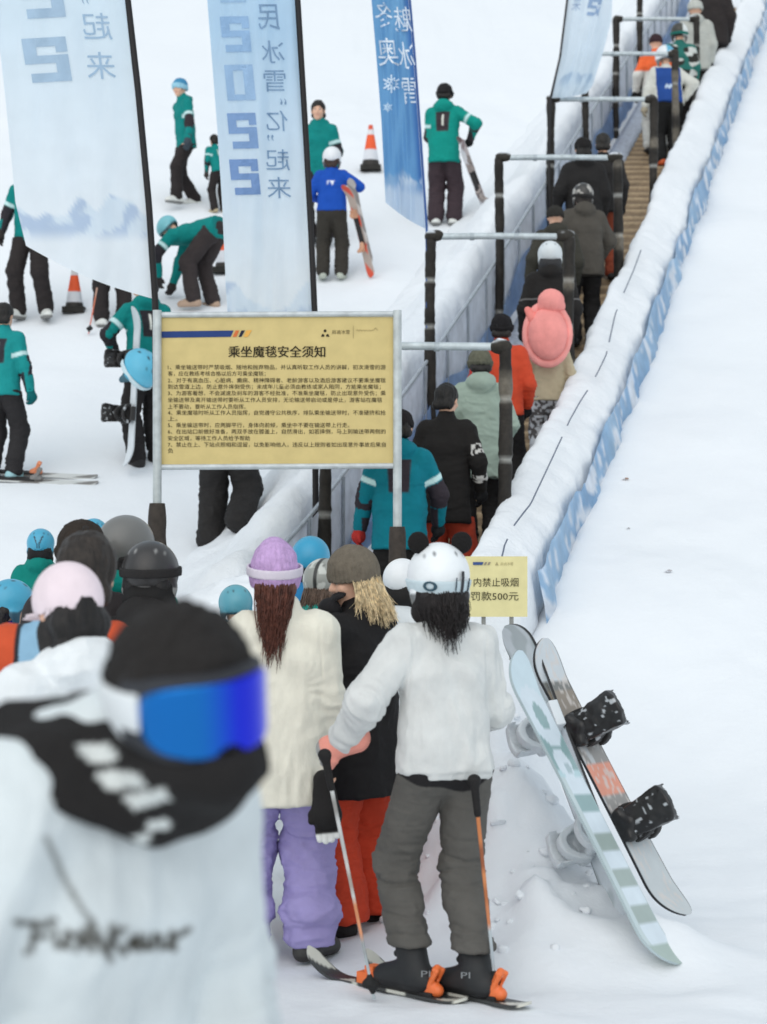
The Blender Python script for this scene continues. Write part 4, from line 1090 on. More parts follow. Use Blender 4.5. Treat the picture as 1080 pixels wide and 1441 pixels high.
cone('cone almost hidden behind the left edge of the middle flag', 316, 382, 316)
# ------------------------------------------------------------------ skis, poles, boards
def strip(L, wf, thick, zf, n=60, nx=9):
    """slab lofted along local y: half width wf(y), height zf(y)"""
    y = np.linspace(-L/2, L/2, n); V = []; ux = np.linspace(-1, 1, nx)
    for s_ in (1, 0):
        for q in y: 
            for e in ux: V.append((e*wf(q), q, zf(q)+s_*thick))
    V = np.array(V); top = np.arange(n*nx).reshape(n, nx); bot = top+n*nx; fs = []
    for A, fl in ((top, 0), (bot, 1)):
        for i in range(n-1):
            for j in range(nx-1):
                f = (A[i, j], A[i, j+1], A[i+1, j+1], A[i+1, j]); fs.append(f if not fl else f[::-1])
    ring = [(0, j) for j in range(nx)]+[(i, nx-1) for i in range(1, n)]+[(n-1, j) for j in range(nx-2, -1, -1)]+[(i, 0) for i in range(n-2, 0, -1)]
    for a, b in zip(ring, ring[1:]+ring[:1]): fs.append((top[b], top[a], bot[a], bot[b]))
    return V, fs
def ski(label, R, t, L=1.5, top=(60, 60, 62), acc=(220, 220, 220), w=.045, binding=None, group=None, bt=0, bh=0):
    o = thing('ski', label, 'ski', (0, 0, 0), 0, group)
    def wf(y): 
        e = (L/2-abs(y))/.09; return w*(.82+.25*(2*y/L)**2)*math.sqrt(max(0.02, min(1, e*(2-e) if e < 1 else 1)))
    def zf(y): return .10*max(0, (y-(L/2-.2))/.2)**2+.02*max(0, (-y-(L/2-.08))/.08)**2
    V, fs = strip(L, wf, .012, zf)
    C = flat(V, top); f = V[:, 1]/L
    C = cmix(C, lin(acc), ((np.abs(((f*3.3+V[:, 0]*4) % 1)-.5) < .2) & (np.abs(V[:, 0]) < w*.85)).astype(float))
    m = MB(); m.add(V, fs, C); m.build('board', 'shell', o)
    if binding:
        m = MB()
        m.box((0, .20+bt, .035), (.034, .05, .022), binding); m.box((0, .19+bt, .065), (.028, .022, .02), binding); m.box((0, .02+(bt+bh)/2, .02), (.03, .20, .008), (52, 50, 50))
        m.build('toe_binding', 'matte', o)
        P = [rc((0, -.16, .03), (0, -.225, .035), .030, .026, None, .02), rc((0, -.19, .05), (0, -.225, .12), .022, .017, None, .02), rc((-.020, -.2, .055), (-.017, -.238, .115), .010, None, None, .008), rc((.020, -.2, .055), (.017, -.238, .115), .010, None, None, .008), rc((-.02, -.225, .118), (.02, -.225, .118), .009, None, None, .006), ell((0, -.2, .085), (.012, .04, .02), None, .004, 's')]
        V, Q = surf(P, .005); link_mesh('heel_binding', V+_v((0, bh, 0)), Q, 'shell', o, binding)
    set_matrix(o, R, t); return o
def ski_pole(label, top, bot, cols=((60, 60, 60), (170, 180, 184)), r=.0085, group=None, strapc=(40, 40, 40)):
    top, bot = _v(top), _v(bot); d = bot-top; L = np.linalg.norm(d); d /= L
    o = thing('ski_pole', label, 'ski pole', tuple(top), 0, group)
    m = MB(); n = 24; q = np.linspace(.1, L, n); C = np.array([lin(cols[min(int(i/n*len(cols)), len(cols)-1)]) for i in range(n)])
    m.tube(d*q[:, None], np.linspace(r, r*.7, n), C, 10); m.build('shaft', 'shell', o)
    V, Q = surf([rc(d*-.01, d*.12, .017, .014), ell(d*-.012, (.021, .021, .016))], .004); link_mesh('grip', V, Q, 'rubber', o, (38, 36, 36))
    V, Q = surf([fn(lambda X, Y, Z: np.sqrt((np.sqrt((X-d[0]*(L-.06))**2+(Y-d[1]*(L-.06))**2)-.022)**2+(Z-d[2]*(L-.06))**2)-.007, d*(L-.06)-.05, d*(L-.06)+.05), rc(d*(L-.09), d*(L-.03), .011), rc(d*(L-.06)-_v((.02, 0, 0)), d*(L-.06)+_v((.02, 0, 0)), .006)], .004); link_mesh('basket', V, Q, 'rubber', o, (44, 44, 44))
    return o
def binding_parts(o, y0, sgn, c, hb, seed):
    """snowboard binding: base, ladder straps, tall highback; local z up from the board"""
    P = [fn(lambda X, Y, Z: np.maximum(np.maximum(np.abs(X)-.13, np.abs(Y-y0)-.055), np.abs(Z-.03)-.015)-.008, (-.15, y0-.075, 0), (.15, y0+.075, .06)),
         rc((-.11, y0-.055, .04), (.06, y0-.055, .055), .016), rc((-.11, y0+.055, .04), (.06, y0+.055, .055), .016),
         rc((-.11, y0-.055, .05), (-.125, y0, .085), .018), rc((-.11, y0+.055, .05), (-.125, y0, .085), .018)]
    V, Q = surf(P, .006); b = link_mesh('binding', V, Q, 'shell', o, c)
    # highback: a curved shell, wider at the top
    def hbk(X, Y, Z):
        q = np.sqrt((Y-y0)**2+((X+.02)*1.0)**2)
        wv = .062+.018*np.clip((Z-.08)/.2, 0, 1)
        shell = np.abs(q-(.095-.10*(Z-.06)*.0))-.012
        top = np.sqrt(np.maximum(Z-.20, 0)**2+((Y-y0)*.9)**2)-.085
        return np.maximum(np.maximum(np.maximum(shell, np.abs(Y-y0)-wv), X+.02), np.maximum(np.where(Z > .2, top, -1), np.maximum(.05-Z, Z-hb)))-.006
    V, Q = surf([fn(hbk, (-.15, y0-.11, .04), (.02, y0+.11, hb+.02))], .006, lambda V: .003*vnoise(V[:, 0]*40, V[:, 1]*40, V[:, 2]*40, seed))
    C = cmix(flat(V, c), lin((205, 210, 214)), ss(vnoise(V[:, 0]*60, V[:, 1]*60, V[:, 2]*60, seed+2), .55, .66)*.7); link_mesh('highback', V, Q, 'shell', b, C)
    for xx, zz, wd in ((-.055, .15, .024), (.065, .11, .020)):
        m_ = [fn(lambda X, Y, Z: np.maximum(np.maximum(np.abs(np.sqrt(((Y-y0)/.074)**2+((Z-.045)/(zz-.045))**2)-1)*.06-.008, .04-Z), np.abs(X-xx-(Z-.045)*.15)-wd)-.003, (xx-.06, y0-.11, .03), (xx+.08, y0+.11, zz+.03))]
        V, Q = surf(m_, .006, lambda V: .003*vnoise(V[:, 0]*30, V[:, 1]*30, V[:, 2]*30, seed+4)); C = cmix(flat(V, c), lin((205, 210, 214)), ss(vnoise(V[:, 0]*30, V[:, 1]*30, V[:, 2]*30, seed+5), .5, .6)*.7)
        link_mesh('strap', V, Q, 'matte', b, C)
    return b
def snowboard(label, tip, foot, N, L=None, w=.135, colf=None, bind=None, hb=.28, side=1, edge=(40, 40, 42)):
    tip, foot = _v(tip), _v(foot); ax = tip-foot; L = np.linalg.norm(ax); R = frame(ax, N)
    o = thing('snowboard', label, 'snowboard')
    def wf(y):
        e = (L/2-abs(y))/.15; return w*(.88+.14*(2*y/L)**2)*math.sqrt(max(.03, e*(2-e) if e < 1 else 1))
    def zf(y): return side*.055*max(0, (abs(y)-(L/2-.2))/.2)**2
    V, fs = strip(L, wf, .011, zf, 90, 25)
    ntop = len(V)//2; C = flat(V, edge)
    n, nx = 90, 25
    for s_ in (0, 1):
        sl = slice(s_*ntop, (s_+1)*ntop); u = np.tile(np.linspace(-1, 1, nx), n); f = V[sl, 1]/L+.5
        C[sl] = colf(u, f, s_ == 0)
        rim = np.abs(u) > .98; C[sl][rim] = lin(edge)
    m = MB(); m.add(V, fs, C); m.build('board', 'shell', o)
    if bind:
        for y0, sd in ((L*.17, 3), (-L*.17, 9)): binding_parts(o, y0, 1, bind, hb, sd)
    set_matrix(o, R, (tip+foot)/2); return o
def colA(u, f, top):
    n = len(u); C = np.tile(lin((206, 224, 232)), (n, 1)); g = lin((142, 172, 173)); w_ = lin((216, 228, 236)); g2 = lin((160, 175, 170))
    C[(f > .60) & (f < .86)] = lin((186, 214, 220))
    body = (f > .62) & (f < .74); C[body] = g
    el = ((u*.9)**2+((f-.80)/.10)**2) < 1; C[el] = w_; el = ((u/.42)**2+((f-.80)/.045)**2) < 1; C[el] = g
    el = (((u+.1)/.62)**2+((f-.645)/.05)**2) < 1; C[el] = w_; C[(((u-.1)/.25)**2+((f-.63)/.02)**2) < 1] = lin((170, 190, 196))
    k = np.floor((.60-f)/.058).astype(int); m_ = (f < .60) & (f > .06)
    C[m_ & (k % 2 == 1) & (u > -.6)] = g2; C[m_ & (k % 2 == 1) & (k < 3) & (u > -.6)] = g; C[m_ & (k % 2 == 0)] = w_
    C[m_ & (u < -.6)] = lin((196, 210, 212)); C[f < .07] = lin((166, 184, 176))
    return C
def colB(u, f, top):
    n = len(u); C = np.tile(lin((150, 146, 142)), (n, 1)) if top else np.tile(lin((220, 228, 234)), (n, 1))
    if top:
        q = vnoise(u*3, f*16, 0, 5)
        C = cmix(C, lin((196, 198, 200)), ss(q, 0, .3)); C[f > .86] = lin((206, 212, 216)); C[(f > .83) & (f < .86)] = lin((116, 116, 112)); C[(f > .70) & (f < .83)] = lin((140, 128, 114))
        C[(f > .66) & (f < .72)] = lin((226, 146, 106)); C[(f > .44) & (f < .56)] = lin((228, 150, 124)); C[(f < .3)] = lin((196, 202, 204))
        C = cmix(C, lin((214, 206, 200)), ss(vnoise(u*7, f*50, 0, 6), .4, .55)*.7)
    return C
def colC(u, f, top):
    return cmix(np.tile(lin((224, 232, 238)), (len(u), 1)), lin((196, 206, 210)), ss(vnoise(u*2, f*18, 0, 8), .1, .4))
NA = _v((.84, -.50, .1))
snowboard('pale teal and white snowboard with a checkered base, leaning nearest on the heap', px(716, 926, 8.95), px(940, 1366, 8.42), NA, w=.122, colf=colA, bind=None, edge=(176, 192, 196))
snowboard('grey and orange snowboard with black bindings, behind the teal one', px(752, 908, 9.35), px(953, 1296, 8.92), _v((.80, -.50, .34)), colf=colB, bind=(40, 38, 38), hb=.36)
snowboard('white snowboard with clear grey bindings, seen edge on left of the teal one', px(727, 882, 9.5), px(900, 1335, 8.66), _v((-.92, -.34, -.1)), colf=colC, bind=(216, 222, 226), hb=.18)
# leaves on the snow
for i, (a, b, c, lb) in enumerate(((880, 676, (150, 110, 84), 'brown scrap of leaf lying highest on the clean snow right of the tarp'), (940, 806, (176, 172, 176), 'greyish scrap lying on the clean snow, lowest of the scraps'), (884, 745, (120, 112, 108), 'tiny dark speck on the clean snow between two bigger scraps'))):
    for y in np.arange(10, 30, .01):
        p = px(a, b, y)
        if p[2] <= gfull(p[0], y): break
    V = np.array([(-.03, 0, .0), (-.01, -.018, .01), (.02, -.014, .004), (.035, .004, .012), (.01, .016, .02), (-.015, .014, .006), (0, 0, .014)])*(1 if i < 2 else .5)
    m = MB(); m.add(V, [(j, (j+1) % 6, 6) for j in range(6)], c); o = m.build('leaf', 'matte'); o.location = (p[0], p[1], p[2]+.005); tag(o, lb, 'leaf')
# ------------------------------------------------------------------ who is there
def loc(V, sk):
    q = V-sk['pel']; return q @ sk['r'], q @ sk['fw'], q @ sk['u']
def teal(t=(0, 126, 122), dark=(54, 50, 56), panel=True, bar=True, band=True, side=True):
    def f(V, sk):
        C = flat(V, t); lx, ly, lz = loc(V, sk); D = lin(dark)
        if panel:
            m = ss(.085+.06*np.clip(lz-.3, -.2, .2)-np.abs(lx), 0, .012)*ss(lz, .20, .215)*ss(.455-lz, 0, .012)*(ly < -.02); C = cmix(C, D, m)
        if bar:
            m = ss(.014-np.abs(lx), 0, .006)*ss(lz, .27, .28)*ss(.42-lz, 0, .01)*(ly < -.05); C = cmix(C, lin((226, 226, 216)), m)
        for i in (0, 1):
            t1, d1 = seg_t(V, sk['sh'][i], sk['el'][i]); t2, d2 = seg_t(V, sk['el'][i], sk['wr'][i])
            on1 = (d1 < .11) & (np.abs(lx) > .13)
            if side:
                m = ((t2 > .0) & (d2 < .062) & (np.abs(lx) < np.abs((sk['el'][i]+.5*(sk['wr'][i]-sk['el'][i])-sk['pel']) @ sk['r'])) & (lz < .25)); C[m] = D
                m = on1 & (t1 > .66) & (d2 < .12) & (ly > -.02); C[m] = D
            if band: C = cmix(C, lin((196, 226, 226)), (on1*ss(t1, .48, .52)*ss(.66-t1, 0, .04)))
        return C
    return f
def wl(rz, p):
    c, s = math.cos(rad(-rz)), math.sin(rad(-rz)); return (c*p[0]-s*p[1], s*p[0]+c*p[1], p[2])
BLK = (44, 42, 42); TROU = (52, 46, 46)
SB = ('snow', (46, 44, 44)); SKB = ('ski', (216, 218, 214), (120, 120, 118))
HB = (74, 164, 196)
INS = 'instructors in teal jackets on the slope'; RID = 'riders on the moving carpet'; QUE = 'people waiting in the queue'
# ---- slope
d_ = solve(291)
walk = person('person walking down the slope in a blue cap and teal jacket, beside the middle flag', 262, d_, 112, rz=125, vox=.013, face=True, group=INS,
       pose=dict(lean=6, feet=((-.10, .20, .10), (.10, -.20, .12)), toe=(10, -10), hands=((-.30, .14, .86), (.26, -.10, .90)), yaw=25, twist=-6),
       J=dict(col=teal(panel=False, bar=False, dark=(60, 52, 58)), hem=-.14, bulk=1.0, hood=.7, collar=.05), T=dict(col=TROU, bulk=1.02), B=SKB, G=(60, 70, 78), hat=[('beanie', (70, 140, 180), dict(cuff=(150, 200, 220)))])
d_ = solve(434)
person('person in teal bent double over their boots beside the middle flag', 284, d_, 0, H=1.72, rz=62, vox=.013, group=INS,
       pose=dict(lean=98, pel=(0, -.16, .88), feet=((-.14, .02, .09), (.14, -.06, .09)), hands=((-.22, .44, .36), (.16, .50, .30)), elbow=((-.6, .2, .4), (.6, .2, .4)), pitch=-60),
       J=dict(col=teal(panel=False, bar=False), hem=-.10, bulk=1.08), T=dict(col=(66, 58, 58), bulk=1.1), B=('snow', (176, 150, 130)), G=(60, 56, 56), hat=[('helmet', (120, 190, 200))])
d_ = solve(300)
person('person in teal crouching half hidden behind the left edge of the middle flag', 309, d_, 190, rz=30, vox=.014, group=INS, pose=dict(lean=24, hands=((-.24, .12, .85), (.2, .2, .8))),
       J=dict(col=teal(panel=False)), T=dict(col=TROU, bulk=1.05), B=('snow', (176, 160, 130)), G=(70, 62, 60), hair=('short', (40, 34, 30)))
person('bare headed person in teal looking over the white helmet of the blue jacket', 450, 25.5, 142, rz=165, vox=.012, face=True, group=INS, pose=dict(yaw=12),
       J=dict(col=teal(panel=False, bar=False), hood=.7), T=dict(col=TROU), B=SB, hair=('short', (34, 28, 26)))
d36 = solve(393)
p36 = person('person in a cobalt blue jacket and white helmet carrying skis', 467, d36, 208, rz=-4, vox=.012, hatextra=.02,
       pose=dict(feet=((-.12, 0, .09), (.13, 0, .09)), hands=((-.2, .24, 1.1), (.24, .12, 1.33)), elbow=((-.5, -.5, -.5), (.8, -.3, -.6)), curl=(.4, .9), hs=1.12),
       J=dict(col=lambda V, sk: cmix(flat(V, (22, 78, 176)), lin((226, 230, 240)), ss(.055-np.abs(loc(V, sk)[0]), 0, .006)*ss(loc(V, sk)[2]-.335+.03*np.sin(V[:, 0]*90), 0, .006)*ss(.375-loc(V, sk)[2], 0, .006)*(loc(V, sk)[1] < 0)), bulk=1.12, hem=-.03, collar=.05), T=dict(col=(66, 62, 56), bulk=1.15), B=('snow', (176, 182, 170)), G=(120, 96, 84), hat=[('helmet', (232, 234, 238), dict(vents=False))], hair=('under', (70, 50, 44)))
d37 = solve(318)
p37 = person('person in teal standing with skis under an arm, right of the narrow blue flag', 625, d37, 120, rz=-12, vox=.012, group=INS,
       pose=dict(feet=((-.10, 0, .09), (.12, .05, .09)), hands=((-.16, .30, 1.14), (.30, .16, 1.08)), elbow=((-.15, -.3, -.9), (.9, -.3, -.3)), curl=(.5, .8), pitch=-16),
       J=dict(col=teal(t=(0, 140, 128), dark=(70, 60, 66)), bulk=1.08, hem=-.16, hood=.9, collar=.05), T=dict(col=(74, 60, 66), bulk=1.12, wide=1.1), B=SKB, hat=[('beanie', (46, 44, 46), dict(cuff=(40, 38, 40)))], hair=('short', (34, 30, 28)))
d_ = solve(450)
person('person standing behind the widest flag, only dark legs and one glove showing', 44, d_, 0, H=1.78, rz=168, vox=.013, group=INS, pose=dict(feet=((-.17, 0, .09), (.13, .03, .09)), toe=(30, -14), hands=((-.12, .15, 1.0), (.30, .10, .92))),
       J=dict(col=teal()), T=dict(col=TROU, bulk=1.08), B=SKB, G=(60, 54, 52), hair=('short', (34, 30, 28)))
d39 = solve(462)
p39 = person('person behind the lower right corner of the widest flag, holding an orange pole', 160, d39, 0, H=1.76, rz=10, vox=.014, group=INS, pose=dict(feet=((-.13, 0, .09), (.11, 0, .09)), hands=((-.30, .05, .86), None), curl=(.9, .4)),
       J=dict(col=teal()), T=dict(col=TROU, bulk=1.05), B=SKB, G=(150, 130, 110), hair=('short', (34, 30, 28)))
d40 = solve(660)
p40 = person('person in teal hugging an upright snowboard just left of the yellow notice', 208, d40, 384, rz=28, vox=.011, face=True, group=INS,
       pose=dict(lean=7, feet=((-.10, 0, .09), (.10, .02, .09)), hands=((-.22, .22, 1.02), (.05, .32, 1.40)), elbow=((-.9, -.3, -.4), (.9, .2, -.6)), yaw=38, pitch=-22, curl=(.7, .5)),
       J=dict(col=teal(), bulk=1.05, hood=.8), T=dict(col=(48, 44, 44), bulk=1.1), B=SB, G=(0, 134, 134), hair=('short', (36, 30, 28)))
d41 = solve(676)
p41 = person('person in a teal jacket on skis cut off by the left edge above the queue', 3, d41, 428, rz=-18, vox=.011, group=INS, pose=dict(feet=((-.12, 0, .09), (.12, .02, .09)), hands=(None, (.30, .06, .80)), curl=(.4, .7)),
       J=dict(col=teal(t=(20, 140, 140), dark=(58, 58, 66)), bulk=1.05), T=dict(col=(52, 50, 52), bulk=1.1), B=('ski', (150, 190, 196), (60, 60, 60)), G=(0, 96, 100), hair=('short', (34, 30, 28)))
person('person in black trousers stepping uphill, seen under the yellow notice', 316, 16.6, 0, H=1.80, rz=-8, vox=.011, pose=dict(feet=((-.12, .05, .08), (.15, -.16, .24)), kneehint=((-.1, 1, 0), (.1, 1, 0)), toepitch=(0, -35)),
       J=dict(col=(50, 48, 50)), T=dict(col=(50, 48, 48), bulk=1.18, wide=1.15), B=SB, hair=('short', (34, 30, 28)))
# ---- riders on the carpet
def bz(x, d): return float(gz((x-CX)/F*d, d))+.06
def rider(label, x, d, top, **k): return person(label, x, d, top, base=float(prof(d))+.06, group=RID, **k)
red18 = [(176, 48, 44), (40, 40, 42)]
rider('rider in a teal jacket with a dark back panel, lowest on the moving carpet', 563, 14.6, 580, rz=-4, vox=.010,
      pose=dict(hands=((-.31, .10, .84), (.27, .22, .92)), elbow=((-.9, -.5, 0), (.9, -.5, 0)), pitch=-12), G=red18,
      J=dict(col=teal(t=(0, 116, 132), dark=(62, 54, 62)), bulk=1.16, hem=-.20, hood=.9, collar=.05), T=dict(col=BLK, bulk=1.1), B=SB, hat=[('beanie', (40, 36, 38), {})], hair=('short', (34, 30, 28)))
def c19(V, sk):
    C = flat(V, (36, 33, 32)); t, dd = seg_t(V, sk['sh'][1], sk['el'][1]); t2, d2 = seg_t(V, sk['el'][1], sk['wr'][1])
    n = vnoise(V[:, 0]*50, V[:, 1]*50, V[:, 2]*50, 3)
    m = (((t > .55) & (t < .82) & (dd < .1)) | ((t2 > .35) & (t2 < .6) & (d2 < .1))) & (V[:, 0] > .22) & (n > -.05); C[m] = lin((206, 204, 200)); return C
rider('short haired rider in a black sweater with white marks on its sleeve', 627, 15.4, 542, rz=-14, vox=.010, face=True,
      pose=dict(hands=((-.2, .24, .98), (.26, .10, .92)), yaw=-12, pitch=-10), J=dict(col=c19, bulk=1.12, hem=-.27), T=dict(col=(176, 66, 44), bulk=1.15, wide=1.1), B=SB, hair=('short', (30, 27, 26)))
rider('rider in a long sage green jacket and olive beanie', 677, 16.35, 494, rz=4, vox=.010, pose=dict(pitch=-14, hands=((-.22, .18, .95), (.22, .2, .95))),
      J=dict(col=(150, 166, 154), bulk=1.10, hem=-.26, hood=1.0, collar=.06, fold=.010), T=dict(col=BLK, bulk=1.1), B=SB, hat=[('beanie', (98, 98, 84), dict(cuff=(88, 88, 76)))], hair=('short', (40, 36, 34)))
rider('rider in a red and orange jacket and black beanie, beyond the sage green one', 706, 17.4, 445, rz=-6, vox=.011, pose=dict(hands=((-.24, .16, .92), (.22, .16, .92))),
      J=dict(col=lambda V, sk: cmix(flat(V, (196, 70, 42)), lin((176, 48, 44)), ss(-V[:, 0], .05, .15)), bulk=1.12, hem=-.1, collar=.05), T=dict(col=(40, 38, 38), bulk=1.15), B=SB, hat=[('beanie', (36, 34, 36), dict(cuff=(32, 30, 32)))], hair=('short', (34, 30, 28)))
def spot(V, sk):
    n = vnoise(V[:, 0]*34, V[:, 1]*34, V[:, 2]*30, 3); return np.where((n > .05)[:, None], lin((206, 210, 214)), lin((90, 88, 88)))
rider('child carrying a pink round cushion on the back, speckled trousers', 772, 18.25, 452, rz=0, vox=.011, pose=dict(hands=((-.26, .1, .9), (.24, .1, .9))), J=dict(col=(190, 178, 150), bulk=1.1, hem=-.12), T=dict(col=spot, bulk=1.2), B=SB, hat=[('beanie', (214, 120, 116), {})])
rider('rider in a plain white helmet and black jacket, right behind a gantry post', 775, 19.5, 340, rz=0, vox=.011, hatextra=.03, pose=dict(hs=1.06, hands=((-.25, .15, .9), None)), J=dict(col=lambda V, sk: cmix(flat(V, (44, 41, 40)), lin((120, 118, 118)), ss(.008-np.abs(loc(V, sk)[2]-.26), 0, .004)), bulk=1.2, hem=-.12, hood=.8), T=dict(col=BLK), B=SB, hat=[('helmet', (218, 224, 226)), ('guard', (70, 70, 72))])
rider('rider in a grey brown hooded jacket and a dark patterned helmet', 822, 21.7, 258, rz=8, vox=.012, hatextra=.03, pose=dict(hands=((-.34, .05, .92), (.2, .2, .95)), elbow=((-.9, -.3, 0), (.9, -.3, 0)), roll=4),
      J=dict(col=(78, 74, 68), bulk=1.28, hem=-.18, hood=1.0), T=dict(col=BLK, bulk=1.1), B=SB, hat=[('helmet', (70, 68, 66), dict(pattern=lambda V, C: cmix(C, lin((176, 172, 166)), ss(vnoise(V[:, 0]*26, V[:, 1]*26, V[:, 2]*26, 4), .1, .3)))), ('strap', (52, 50, 50))], hair=('under', (50, 42, 38)))
rider('left one of two dark haired riders in black, above the patterned helmet', 822, 23.4, 196, rz=4, vox=.013, pose=dict(hands=((-.3, .05, .9), None)), J=dict(col=(42, 40, 40), bulk=1.25, hem=-.14, hood=.8), T=dict(col=BLK, bulk=1.1), B=SB, hat=[('beanie', (40, 38, 38), {})], hair=('short', (34, 32, 30)))
rider('right one of two dark haired riders in black, a step higher on the carpet', 849, 23.9, 189, rz=-4, vox=.013, pose={}, J=dict(col=(46, 44, 44), bulk=1.15, hem=-.14), T=dict(col=(150, 74, 52), bulk=1.1), B=SB, hair=('short', (40, 36, 32)))
def vest(V, sk):
    lx, ly, lz = loc(V, sk); C = flat(V, (206, 206, 198)); m = (np.abs(lx) < .185) & (lz < .5); C[m] = lin((34, 72, 142))
    m = (np.abs(lx) < .07) & (np.abs(lz-.17-.02*np.sin(lx*120)) < .028) & (ly < 0); C[m] = lin((190, 208, 228)); return C
rider('bowed child in a blue vest over a white top, blue and white helmet', 941, 29.0, 66, rz=6, vox=.013, hatextra=.02, pose=dict(lean=16, hs=1.3, pitch=-18, hands=((-.33, .08, .86), (.26, .14, 1.0)), elbow=((-.9, -.3, 0), (.9, -.3, .2))), J=dict(col=vest, bulk=1.35, hem=-.06), T=dict(col=(40, 40, 40), bulk=1.25), B=('ski', (224, 104, 58)), G=(170, 160, 140),
      hat=[('helmet', (86, 168, 200), dict(vents=False, pattern=lambda V, C: cmix(C, lin((226, 230, 234)), ss(-V[:, 0], .0, .02))))])
rider('child in an orange jacket squeezed left of the blue vest', 924, 29.7, 50, rz=0, vox=.013, pose=dict(hands=((-.3, .05, .9), None)), J=dict(col=lambda V, sk: cmix(flat(V, (232, 104, 56)), lin((216, 214, 208)), ss(1.2-V[:, 2], 0, .03)), bulk=1.15), T=dict(col=(206, 206, 200)), B=SB, hat=[('beanie', (70, 50, 56), {})])
rider('rider with a dark green and white helmet and camouflage jacket', 957, 30.3, 33, rz=0, vox=.013, hatextra=.03, pose=dict(hs=1.1), J=dict(col=lambda V, sk: np.where((vnoise(V[:, 0]*11, V[:, 1]*11, V[:, 2]*11, 5) > .1)[:, None], lin((40, 108, 100)), np.where((vnoise(V[:, 0]*14, V[:, 1]*14, V[:, 2]*14, 6) > .12)[:, None], lin((200, 204, 200)), lin((54, 54, 50)))), bulk=1.2, hem=-.1), T=dict(col=BLK), B=SB,
      hat=[('helmet', (66, 66, 60), dict(pattern=lambda V, C: cmix(C, lin((216, 220, 218)), ss(V[:, 0], .02, .04)))), ('strap', (30, 110, 100))])
rider('rider in a pale grey jacket with the hood up, second from the top', 979, 31.7, 2, rz=-4, vox=.013, pose=dict(hs=1.15), J=dict(col=(176, 178, 172), bulk=1.3, hem=-.2, hood=1.0), T=dict(col=(70, 68, 64)), B=SB, hat=[('beanie', (186, 188, 182), {})])
rider('topmost rider, dark jacket cut off by the top edge of the picture', 1003, 33.2, -40, rz=0, vox=.014, pose={}, J=dict(col=(52, 46, 46), bulk=1.25, hem=-.2), T=dict(col=(44, 40, 40), bulk=1.1), B=SB, hair=('short', (36, 32, 30)))
rider('rider in a dark olive jacket whose head bobs left of the patterned helmet', 784, 21.2, 292, rz=6, vox=.013, pose=dict(lean=8, hands=((-.3, .05, .9), None)), J=dict(col=(70, 68, 60), bulk=1.25, hem=-.14, hood=1.0), T=dict(col=BLK, bulk=1.1), B=SB, hat=[('beanie', (58, 56, 52), {})])
# ---- the queue, left group
def q(label, x, d, top, **k): return person(label, x, d, top, group=QUE, **k)
q('child with a bright blue helmet and black neck warmer, behind the dark haired head', 56, 13.2, 743, hatextra=.03, vox=.010, pose=dict(hs=1.05), J=dict(col=(0, 124, 114), hood=.8, collar=.05, bulk=1.1), T=dict(col=BLK), B=SB, hat=[('helmet', HB, dict(pattern=lambda V, C: cmix(C, lin((36, 60, 74)), (np.abs(np.abs(V[:, 0])-.008-.38*np.maximum(V[:, 2]-.01, 0)) < .0055)*(V[:, 1] < 0)*(V[:, 2] > -.02)*(V[:, 2] < .085)))), ('guard', (36, 36, 38))], hair=('under', (34, 30, 28)))
q('child whose blue helmet just shows left of the grey helmet', 131, 13.0, 729, hatextra=.03, vox=.012, pose={}, J=dict(col=(0, 134, 130)), T=dict(col=BLK), B=SB, hat=[('helmet', HB)])
q('child with a blue helmet at the left edge, in a deep blue jacket', 4, 10.8, 815, hatextra=.03, rz=-55, vox=.009, pose=dict(hs=1.12), J=dict(col=(26, 60, 150), collar=.02), T=dict(col=BLK), B=SB, hat=[('helmet', HB)], hair=('under', (40, 34, 32)))
q('person with a brown beanie behind the dark haired person in orange', 113, 8.8, 739, vox=.010, pose=dict(hs=1.02), J=dict(col=(58, 54, 56), hood=.8), T=dict(col=BLK), B=SB, hat=[('beanie', (62, 54, 48), dict(cuff=(54, 48, 44)))], hair=('short', (40, 34, 30)))
def c3(V, sk):
    lx, ly, lz = loc(V, sk); C = flat(V, (204, 84, 50)); m = (lz > .30) & (np.abs(lx) < .125) & (ly < .05); C[m] = lin((140, 180, 206))
    e = ((np.abs(lz-.30) < .010) & (np.abs(lx) < .125)) | ((np.abs(np.abs(lx)-.125) < .008) & (lz > .30)); C[e] = lin((50, 52, 58)); return C
q('dark haired person in an orange jacket with light blue shoulders', 84, 6.75, 754, vox=.008, pose=dict(hs=1.08, hands=((-.36, .12, .95), None), elbow=((-.9, -.3, 0), (.5, -.8, 0)), shw=.17, headoff=(.075, 0, 0), roll=6), J=dict(col=c3, bulk=1.15, collar=.05), T=dict(col=BLK), B=SB, hair=('short', (50, 42, 36)))
q('person with a matt grey helmet over black hair and a teal jacket', 172, 9.2, 725, hatextra=.035, rz=-12, vox=.009, pose=dict(yaw=-20, pitch=4), J=dict(col=(0, 140, 128), hood=.9, collar=.06), T=dict(col=BLK), B=SB, hat=[('helmet', (112, 112, 110), dict(vents=False)), ('guard', (38, 36, 36))], hair=('under', (36, 32, 32)))
q('person with a glossy black helmet and black hood, before the grey helmet', 208, 8.6, 763, hatextra=.03, rz=-6, vox=.008, pose=dict(hs=1.05), J=dict(col=(44, 42, 42), hood=1.0, collar=.08), T=dict(col=BLK), B=SB, hat=[('helmet', (62, 60, 60), dict(vents=True, trim=(150, 150, 148))), ('strap', (48, 46, 46), dict(zc=.03, tilt=.12)), ('guard', (36, 35, 35))], hair=('under', (34, 32, 32)))
